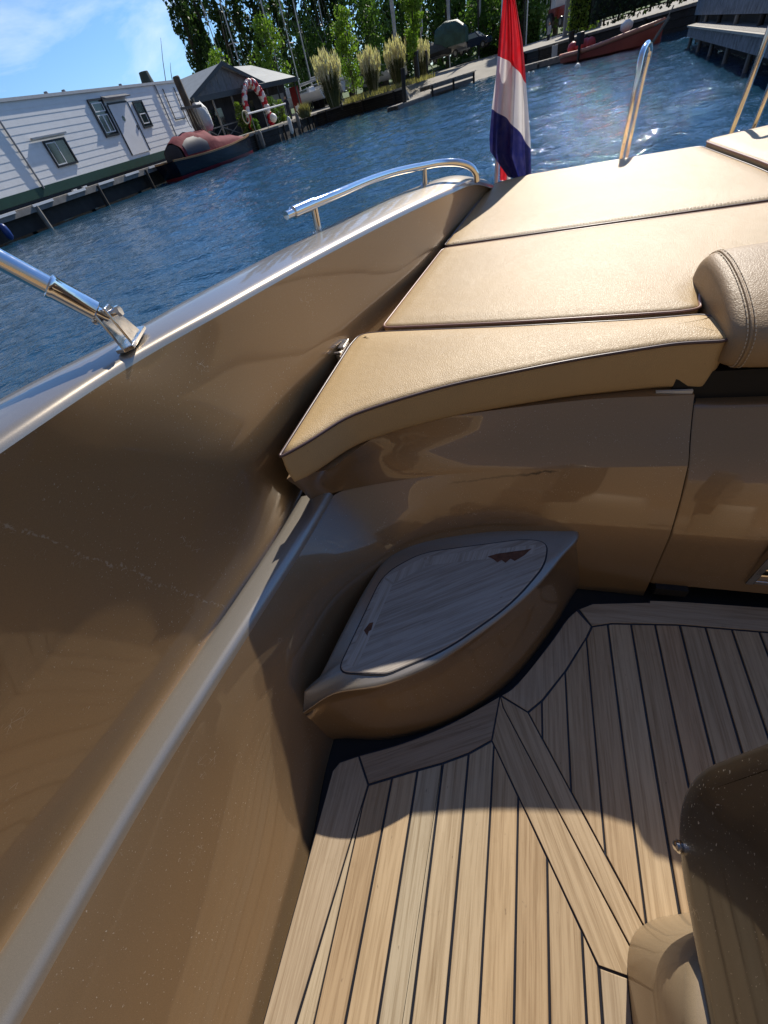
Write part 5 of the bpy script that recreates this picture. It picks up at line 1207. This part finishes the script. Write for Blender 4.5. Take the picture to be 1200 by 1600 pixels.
ylist = [(403, 80, 1.1, 1.0, 'yacht with its mast rising above the left of the shed roof'), (376, 86, 1.05, .2, 'yacht whose mast stands farthest left before the poplars'), (452, 84, 1.15, .5, 'yacht whose mast crosses the green tree right of the shed'), (478, 74, .85, 1.25, 'white motor-sailer with grey cover close to the shed corner'), (497, 76, .95, 1.6, 'white yacht with its bow at the first pampas clump'), (528, 86, 1.1, .8, 'yacht behind the first pampas clump'), (512, 94, 1.2, 2.2, 'yacht farther back between first and second pampas clumps'), (572, 88, 1.1, .9, 'yacht behind the second pampas clump'), (600, 80, .8, 1.8, 'low pale yacht between second and third pampas clumps')]
for i, (px, d_, sc_, rz, lbl) in enumerate(ylist):
    q = gpt(px, 304 - .3 * px, d_, .85)
    if i == 0: yp.location = q; yp.scale = (sc_,) * 3; yp.rotation_euler = (0, 0, rz); yp['label'] = lbl
    else: copy_tree(yp, q, rz, sc_, lbl)
# ---- flag poles and banners by the road
M_pole = simple('white_flagpole', (.66, .68, .70), .4); M_ban = simple('furled_banner', (.42, .46, .52), .8, var=.4, vscale=2)
fl = [(617, 67, 72, 1, 'with lattice sides, tallest by the second pampas clump'), (657, 45, 76, 1, 'with a blue-grey furled banner above the lime tree'), (701, 60, 80, 1, 'with a furled banner above the covered boat'), (748, 80, 80, 1, 'with a furled banner above the dark blue car'), (822, 62, 74, 0, 'standing alone right of the flag'), (843, 46, 90, 0, 'thin, left of a close group of four'), (852, 42, 90, 0, 'second of a close group of four'), (857, 40, 90, 0, 'third of a close group of four'), (866, 38, 88, 0, 'right of a close group of four'), (886, 30, 76, 0, 'thin, right behind the tractor')]
for i, (px, py, d_, ban, lbl) in enumerate(fl):
    q = gpt(px, py, d_, .9); root = thing('flagpole', q, 'white flagpole ' + lbl, 'flagpole', 'flagpoles along the road')
    b = MB(); Q = Vector(q); b.tube([Q, Q + Vector((0, 0, 11))], [.075, .045], 7); b.build('pole', M_pole, root)
    if ban: b = MB(); b.tube([Q + Vector((.16, 0, z)) for z in (3.6, 4.0, 6.0, 8.5, 10.4)], [.05, .17, .24, .16, .05], 7); b.build('banner', M_ban, root, smooth='all')
# dark bollards and lamp posts along the quay
for px, py, h_, d_, lbl in [(533, 163, 1.9, 58, 'black lamp bollard in front of the largest pampas clump'), (668, 111, 1.4, 67, 'black bollard at the slipway head beside the small pampas'), (652, 116, 1.5, 64, 'dark bin standing behind the slipway'), (748, 80, 4.0, 79, 'dark banner post in front of the blue car'), (818, 62, 4.0, 75, 'dark post right of the flag')]:
    q = Vector(gpt(px, py, d_)); b = MB(); r_ = .28 if 'bin' in lbl else .10
    b.tube([q - Vector((0, 0, .4)), q + Vector((0, 0, h_ - .05)), q + Vector((0, 0, h_ - .04)), q + Vector((0, 0, h_ + .14)), q + Vector((0, 0, h_ + .16))], [r_, r_, r_ * 1.35, r_ * 1.35, r_ * .6], 8)
    tag(b.build('bin' if 'bin' in lbl else 'bollard', M_blackpaint), lbl, 'bin' if 'bin' in lbl else 'post')
# ---- slipway jetties and pilings
def small_jetty(p, q, zt, w, label, marks=True, legs=True, mat=M_gwood):
    P, Q = Vector(p), Vector(q); root = thing('finger_jetty', (P.x, P.y, WATER), label, 'jetty'); d_ = (Q - P); L = d_.length; d_.normalize(); nn_ = Vector((-d_.y, d_.x, 0)); 
    if nn_.y < 0: nn_ = -nn_
    b = MB(); k = 0
    while k * .42 < L: o = P + d_ * (k * .42 + .2); b.obox((o.x, o.y, zt), tuple(Vector((o.x, o.y, zt)) + nn_ * w), .30, .05); k += 1
    b.build('decking', M_lwood if marks else mat, root)
    b = MB(); b.obox(Vector((P.x, P.y, zt - .15)), Vector((Q.x, Q.y, zt - .15)), .10, .24); b.obox(Vector((P.x, P.y, zt - .15)) + nn_ * w, Vector((Q.x, Q.y, zt - .15)) + nn_ * w, .10, .24)
    if zt > .3: b.obox(Vector((P.x, P.y, zt - .48)), Vector((Q.x, Q.y, zt - .48)), .09, .22)
    b.build('side_beam', mat, root)
    if legs:
        for t in (.03, .5, .97): 
            b = MB(); o = P.lerp(Q, t) - nn_ * .06; b.tube([(o.x, o.y, -.9), (o.x, o.y, zt - .06)], .09, 8); b.build('pile', M_dwood, root)
small_jetty(atz(622, 168, WATER + .12), atz(735, 128, WATER + .12), WATER + .24, 1.1, 'low floating finger jetty with pale marks, at the foot of the slipway', legs=False)
small_jetty(atd(672, 133, 50), atd(741, 104, 54), .42, 1.3, 'raised timber finger jetty sloping over the slipway', True)
small_jetty(atz(800, 119, WATER), atz(886, 97, WATER), WATER + .36, 1.6, 'low black landing stage in front of the black quay wall', False)
for p0, p1, d_, r_, lbl in [((632, 168), (629, 106), 47, .17, 'dark mooring pile standing at the end of the floating jetty'), ((890, 100), (894, 48), 47, .19, 'dark square mooring pile in the water beside the orange boat')]:
    a_, c_ = atd(*p0, d_), atd(*p1, d_); b = MB(); b.tube([a_ - Vector((0, 0, .6)), c_ - Vector((0, 0, .03)), c_], [r_, r_, r_ * .8], 9); tag(b.build('mooring_pile', M_dwood), lbl, 'post')
# ---- vehicles on the road: covered boats on trailers, car, tractor
def frame(px, py, d_, yaw):
    q = Vector(gpt(px, py, d_)); ex_ = Vector((math.cos(yaw), math.sin(yaw), 0)); ey_ = Vector((-math.sin(yaw), math.cos(yaw), 0)); return q, (lambda a_, c_, z: q + ex_ * a_ + ey_ * c_ + Vector((0, 0, z)))
def wheel(F, a_, c_, r_, w_, root):
    b = MB(); b.tube([F(a_, c_ - w_ / 2, r_), F(a_, c_ + w_ / 2, r_)], r_, 14); wo_ = b.build('wheel', M_blackpaint, root)
    b = MB(); b.tube([F(a_, c_ - w_ / 2 - .02, r_), F(a_, c_ + w_ / 2 + .02, r_)], r_ * .55, 10); b.build('rim', M_steelg, wo_)
q, F = frame(682, 99, 74, R(-14)); bt = thing('trailer_boat', q, 'low dark covered boat on a trailer, left of the green-covered one', 'boat')
b = MB(); rr = [[F(a_, c_ * w_, z_) for c_, z_ in ((-1, .9), (-.9, .55), (0, .4), (.9, .55), (1, .9))] for a_, w_ in ((-1.9, .85), (-.6, .95), (1, .8), (2, .12))]; b.rings(rr, False); b.build('hull', M_blackpaint, bt)
b = MB(); rr = [[F(a_, c_ * w_, .9 + h_ * (1 - c_ * c_)) for c_ in (-1.02, -.6, 0, .6, 1.02)] for a_, w_, h_ in ((-1.95, .85, .5), (-1, .95, 1.0), (.3, .95, .75), (2, .14, .25))]; b.rings(rr, False); b.build('cover', simple('dark_grey_cover', (.06, .065, .06), .8, var=.3), bt, smooth='all')
b = MB(); b.obox(F(-1.8, 0, .38), F(2.6, 0, .38), .1, .1); b.build('trailer_frame', M_steelg, bt); wheel(F, -.6, -1.05, .3, .18, bt); wheel(F, -.6, 1.05, .3, .18, bt)
q, F = frame(706, 92, 74, R(-14)); bt = thing('trailer_boat', q, 'tall boat under a green tarpaulin on a white-wheeled trailer beside the road', 'boat')
b = MB(); rr = [[F(a_, c_ * w_, z_) for c_, z_ in ((-1, 1.5), (-.95, .9), (0, .5), (.95, .9), (1, 1.5))] for a_, w_ in ((-1.6, .95), (0, 1.0), (1.2, .9), (2.0, .3))]; b.rings(rr, False); b.build('hull', M_steelg, bt)
b = MB(); rr = [[F(a_, -w_, 1.0), F(a_, -w_ * 1.02, 1.9), F(a_, -w_ * .6, h_), F(a_, 0, h_ + .12), F(a_, w_ * .6, h_), F(a_, w_ * 1.02, 1.9), F(a_, w_, 1.0)] for a_, w_, h_ in ((-1.75, .95, 2.6), (-.6, 1.08, 2.95), (.9, 1.05, 2.8), (2.0, .5, 2.1))]; b.rings(rr, False, True, True)
b.build('tarpaulin', simple('green_tarp', (.035, .085, .065), .55, var=.5, vscale=1.2, bscale=2.5, bstr=.8, bdist=.2), bt, smooth=True, angle=55)
b = MB(); b.obox(F(-1.8, -.6, .42), F(2.4, -.2, .42), .1, .12); b.build('trailer_frame', M_steelg, bt); wheel(F, .9, -1.05, .34, .2, bt); wheel(F, .9, 1.05, .34, .2, bt)
q, F = frame(742, 79, 77, R(-14)); car = thing('parked_car', q, 'dark blue hatchback parked between the covered boat and the hedge', 'car')
prof = [(-2.0, .35), (-2.05, .8), (-1.75, 1.0), (-1.35, 1.45), (.35, 1.5), (1.0, 1.02), (1.85, .88), (2.05, .6), (2.0, .32)]
b = MB(); b.rings([[F(a_, c_ * (.85 if z < 1.1 else .72), z) for a_, z in prof] for c_ in (-1, 1)], True, True, True); b.build('body', simple('navy_car_paint', (.015, .03, .07), .2), car, bevel=.05)
for s_ in (-1, 1):
    b = MB(); b.add([F(a_, s_ * c_, z) for a_, c_, z in ((-1.4, .86, 1.03), (.75, .86, 1.03), (.3, .745, 1.42), (-1.2, .745, 1.40))], [(0, 1, 2, 3)]); b.build('side_window', simple('car_glass', (.25, .30, .33), .1), car)
    for a_ in (-1.25, 1.3): wheel(F, a_, s_ * .78, .32, .2, car)
b = MB(); b.add([F(.42, c_, z) for c_, z in ()], []) if 0 else None
b.add([F(1.0, -.72, 1.045), F(1.0, .72, 1.045), F(.38, .62, 1.49), F(.38, -.62, 1.49)], [(0, 1, 2, 3)]); b.build('windscreen', simple('windscreen_glass', (.35, .40, .44), .08), car)
q, F = frame(877, 43, 70, R(-60)); tr_ = thing('tractor', q, 'red tractor with a white-windowed cab and roll bar at the road end', 'tractor')
b = MB(); b.rings([[F(a_, c_ * w_, z_) for c_, z_ in ((-1, .7), (-1, 1.3), (-.7, 1.5), (.7, 1.5), (1, 1.3), (1, .7))] for a_, w_ in ((-.3, .45), (1.7, .38))], True, True, True); b.build('bonnet', simple('tractor_red', (.30, .05, .035), .5, var=.3), tr_)
b = MB(); b.rings([[F(a_, c_ * .75, z_) for a_, c_ in ((-1.5, -1), (-.2, -1), (-.2, 1), (-1.5, 1))] for z_ in (.9, 1.5)], True, True, True); b.build('body', simple('tractor_red_dull', (.22, .05, .04), .6, var=.3), tr_)
b = MB(); b.rings([[F(a_, c_ * k_, z_) for a_, c_ in ((-1.4, -.7), (-.3, -.7), (-.3, .7), (-1.4, .7))] for k_, z_ in ((1, 1.502), (.92, 2.3))], True, True, True); b.build('cab', simple('pale_cab_glass', (.55, .57, .6), .2), tr_)
b = MB(); b.tube([F(-1.3, -.7, 1.5), F(-1.3, -.75, 2.7), F(-1.3, .75, 2.7), F(-1.3, .7, 1.5)], .06, 6); b.tube([F(-1.3, -.75, 2.7), F(.1, -.7, 2.8), F(.1, .7, 2.8), F(-1.3, .75, 2.7)], .06, 6); b.build('roll_bar', M_blackpaint, tr_)
for a_, r_ in ((-.9, .62), (1.3, .40)):
    for s_ in (-1, 1): wheel(F, a_, s_ * .85, r_, .32, tr_)
# grey wall and ivy-clad hut end
b = MB(); q = Vector(gpt(905, 25, 60, .9)); b.box((q.x - 1.2, q.y, .7), (q.x + 2.0, q.y + 2.5, 3.6)); b.obox((q.x - 1.4, q.y + 1.2, 3.75), (q.x + 2.2, q.y + 1.2, 3.75), 3.0, .25); tag(b.build('hut', simple('grey_render', (.20, .21, .23), .8), bevel=.03), 'small grey rendered hut behind the ivy at the road end', 'building')
b = MB(); q = Vector(gpt(833, 45, 96, 1.0)); b.box((q.x - 2.5, q.y, 1), (q.x + 3.5, q.y + 3, 4.2)); tag(b.build('white_hut', M_whitepaint, bevel=.03), 'low white hut half hidden behind the poles right of the flag', 'building')
# notice board on quay wall
b = MB(); a_, c_ = atd(865, 88, 49.2), atd(870, 76, 49.2); b.obox(atd(862, 83, 49), atd(871, 80, 49), .04, .75); tag(b.build('notice_board', simple('pale_board', (.45, .50, .55), .5), bevel=.01), 'blank pale square board fixed on the black quay wall', 'board')
# ---- orange inflatable/skiff
sk = thing('workboat', (5, 40, WATER), 'long orange-red open workboat with an outboard, moored below the tall hedge', 'boat')
Sa, Sb = atz(893, 98, WATER), atz(1046, 74, WATER); Sa = Vector((2.75, 43.6, 0)); Sb = Vector((6.9, 37.6, 0)); dL = Sb - Sa; Lk = dL.length; dl = dL.normalized(); nl = Vector((-dl.y, dl.x, 0))
M_or = simple('orange_red_hull', (.36, .07, .04), .45, var=.2, vscale=1); M_rt = simple('faded_red_tube', (.42, .05, .06), .5, var=.15)
b = MB(); rr = []
for k in range(13):
    t = k / 12; wd = max(.04, 1.15 * (1 - max(0, (t - .5) / .5) ** 2.2)); sh = .42 + .55 * max(0, t - .2) ** 1.5; rr.append([Sa + dl * (Lk * t) + nl * w + Vector((0, 0, WATER + z)) for w, z in ((-wd, sh), (-wd * .9, .1), (0, -.3), (wd * .9, .1), (wd, sh), (wd * .85, sh), (wd * .8, .25), (0, .15), (-wd * .8, .25), (-wd * .85, sh))])
b.rings(rr, True, True, True); b.build('hull', M_or, sk, smooth=True, angle=40)
for s_ in (-1, 1):
    b = MB(); b.tube([Sa + dl * (Lk * t) + nl * (s_ * max(.0, 1.12 * (1 - max(0, (t - .5) / .5) ** 2.2))) + Vector((0, 0, WATER + .44 + .55 * max(0, t - .2) ** 1.5)) for t in [k / 14 for k in range(15)]], .11, 8); b.build('gunwale_tube', simple('pale_orange_tube', (.55, .22, .13), .5), sk, smooth='all')
b = MB(); o = Sa + dl * .3; 
for k in range(5): c_ = o + dl * (.35 * k) + nl * (-.4 + .25 * (k % 3)) + Vector((0, 0, WATER + .66)); b.tube([c_ + Vector((0, 0, z)) for z in (-.3, -.2, 0, .2, .3)], [.06, .26, .34, .26, .06], 9)
sk2 = b.build('folded_canvas', M_rt, sk, smooth='all')
o = Sa + dl * 2.1 - nl * 1.3; b = MB(); b.rings([[o + dl * a_ + nl * c_ + Vector((0, 0, z)) for a_, c_ in ((-.2, -.16), (.2, -.16), (.2, .16), (-.2, .16))] for z in (WATER + .75, WATER + 1.3)], True, True, True); b.tube([o + Vector((0, 0, WATER + .8)), o + Vector((0, 0, WATER - .3))], .09, 8); b.build('outboard_motor', M_blackpaint, sk, bevel=.06)
o = Sa + dl * (Lk * .62) + Vector((0, 0, WATER + 1.0)); b = MB(); b.tube([o + Vector((0, 0, z)) for z in (-.25, -.1, .1, .25)], [.15, .34, .34, .12], 10); b.build('white_cover', M_whitepaint, sk, smooth='all')
# ---- right-hand docks
dk = thing('landing_stage', (5.6, 20, WATER), 'grey weathered landing stage with pale top edge on thin piles, at the right', 'jetty')
D0, D1 = Vector((6.3, 28.8, 0)), Vector((4.2, 10.5, 0)); dd_ = (D1 - D0).normalized(); nr = Vector((-dd_.y, dd_.x, 0)); nr = nr if nr.x > 0 else -nr
M_mott = simple('mottled_grey_fascia', (.17, .175, .19), .8, var=.6, vscale=5, bscale=9, bstr=.8, bdist=.05)
b = MB(); b.obox(D0 + nr * .03 + Vector((0, 0, .11)), D1 + nr * .03 + Vector((0, 0, .11)), .07, .27); b.build('fascia', M_mott, dk)
b = MB(); boards_between(b, D1, D0, 2.2 if 0 else -2.2, .275, .15, .012, .045); b.build('decking', M_gwood, dk)
b = MB(); b.obox(D0 - nr * .02 + Vector((0, 0, .272)), D1 - nr * .02 + Vector((0, 0, .272)), .12, .045); b.build('edge_board', M_lwood, dk)
for k in range(5):
    b = MB(); o = D0 + dd_ * (.6 + k * 3.1) + nr * .10; b.tube([(o.x, o.y, -.9), (o.x, o.y, -.03)], .055, 8); b.build('pile', M_gwood, dk)
up = thing('boathouse_platform', (8, 20, WATER), 'raised dark platform with a mottled grey skirt above the landing stage', 'platform')
U0, U1 = atz(1087, 23, .5), atz(1200, 20, .5); U0.z = U1.z = 0; U1 = U1 + (U1 - U0) * .35
b = MB(); b.obox(U0 + Vector((0, 0, .95)), U1 + Vector((0, 0, .95)), .09, .9); b.build('skirt', M_mott, up)
b = MB(); b.obox(U0 + nr * 2.5 + Vector((0, 0, 1.46)), U1 + nr * 2.5 + Vector((0, 0, 1.46)), 4.9, .10); b.build('deck', M_gwood, up)
b = MB(); b.obox(U0 + nr * .25 + Vector((0, 0, .1)), U1 + nr * .25 + Vector((0, 0, .1)), .06, .85); b.build('back_wall', M_dwood, up)
for k in range(5):
    b = MB(); o = U0 + dd_ * (.3 + k * 3.3) + nr * .02; b.tube([(o.x, o.y, -.9), (o.x, o.y, .49)], .07, 8); b.build('post', M_gwood if k % 2 else M_dwood, up)
# dark timber frame between the workboat and the landing stage
tf = thing('timber_frame', (8.6, 32, WATER), 'dark timber crib with a sloping pale pole between workboat and landing stage', 'frame')
b = MB()
for z in (.05, .55, 1.05): b.obox((8.3, 33.5, z), (7.0, 27.5, z), .12, .34)
b.build('wall_boards', M_dwood, tf)
b = MB(); b.obox((8.3, 33.5, 1.3), (7.0, 27.5, 1.3), .3, .1); b.build('top_board', M_gwood, tf)
for i, (p, q) in enumerate([((1016, 72), (1046, 26)), ((1047, 28), (1022, 40)), ((1053, 8), (1043, 28))]):
    a_, c_ = atd(*p, 33), atd(*q, 33); b = MB(); b.tube([a_, c_], .07 if i == 0 else .03, 6); b.build('sloping_pole' if i == 0 else 'rope', M_gwood, tf)
# small white gulls / floats on the water
for i, (px, py, lbl) in enumerate([(826, 115, 'small white float on the water left of two'), (833, 114, 'small white float on the water right of two'), (857, 107, 'small white float below the landing stage'), (902, 105, 'larger white float in front of the mooring pile')]):
    c_ = atz(px, py, WATER + .05); r_ = .10 if i < 3 else .16; b = MB(); b.tube([c_ + Vector((0, 0, z)) for z in (-r_, -r_ * .6, 0, r_ * .6, r_)], [r_ * .2, r_ * .8, r_, r_ * .8, r_ * .2], 8); tag(b.build('float', M_whitepaint, smooth='all'), lbl, 'float', 'white floats on the water')
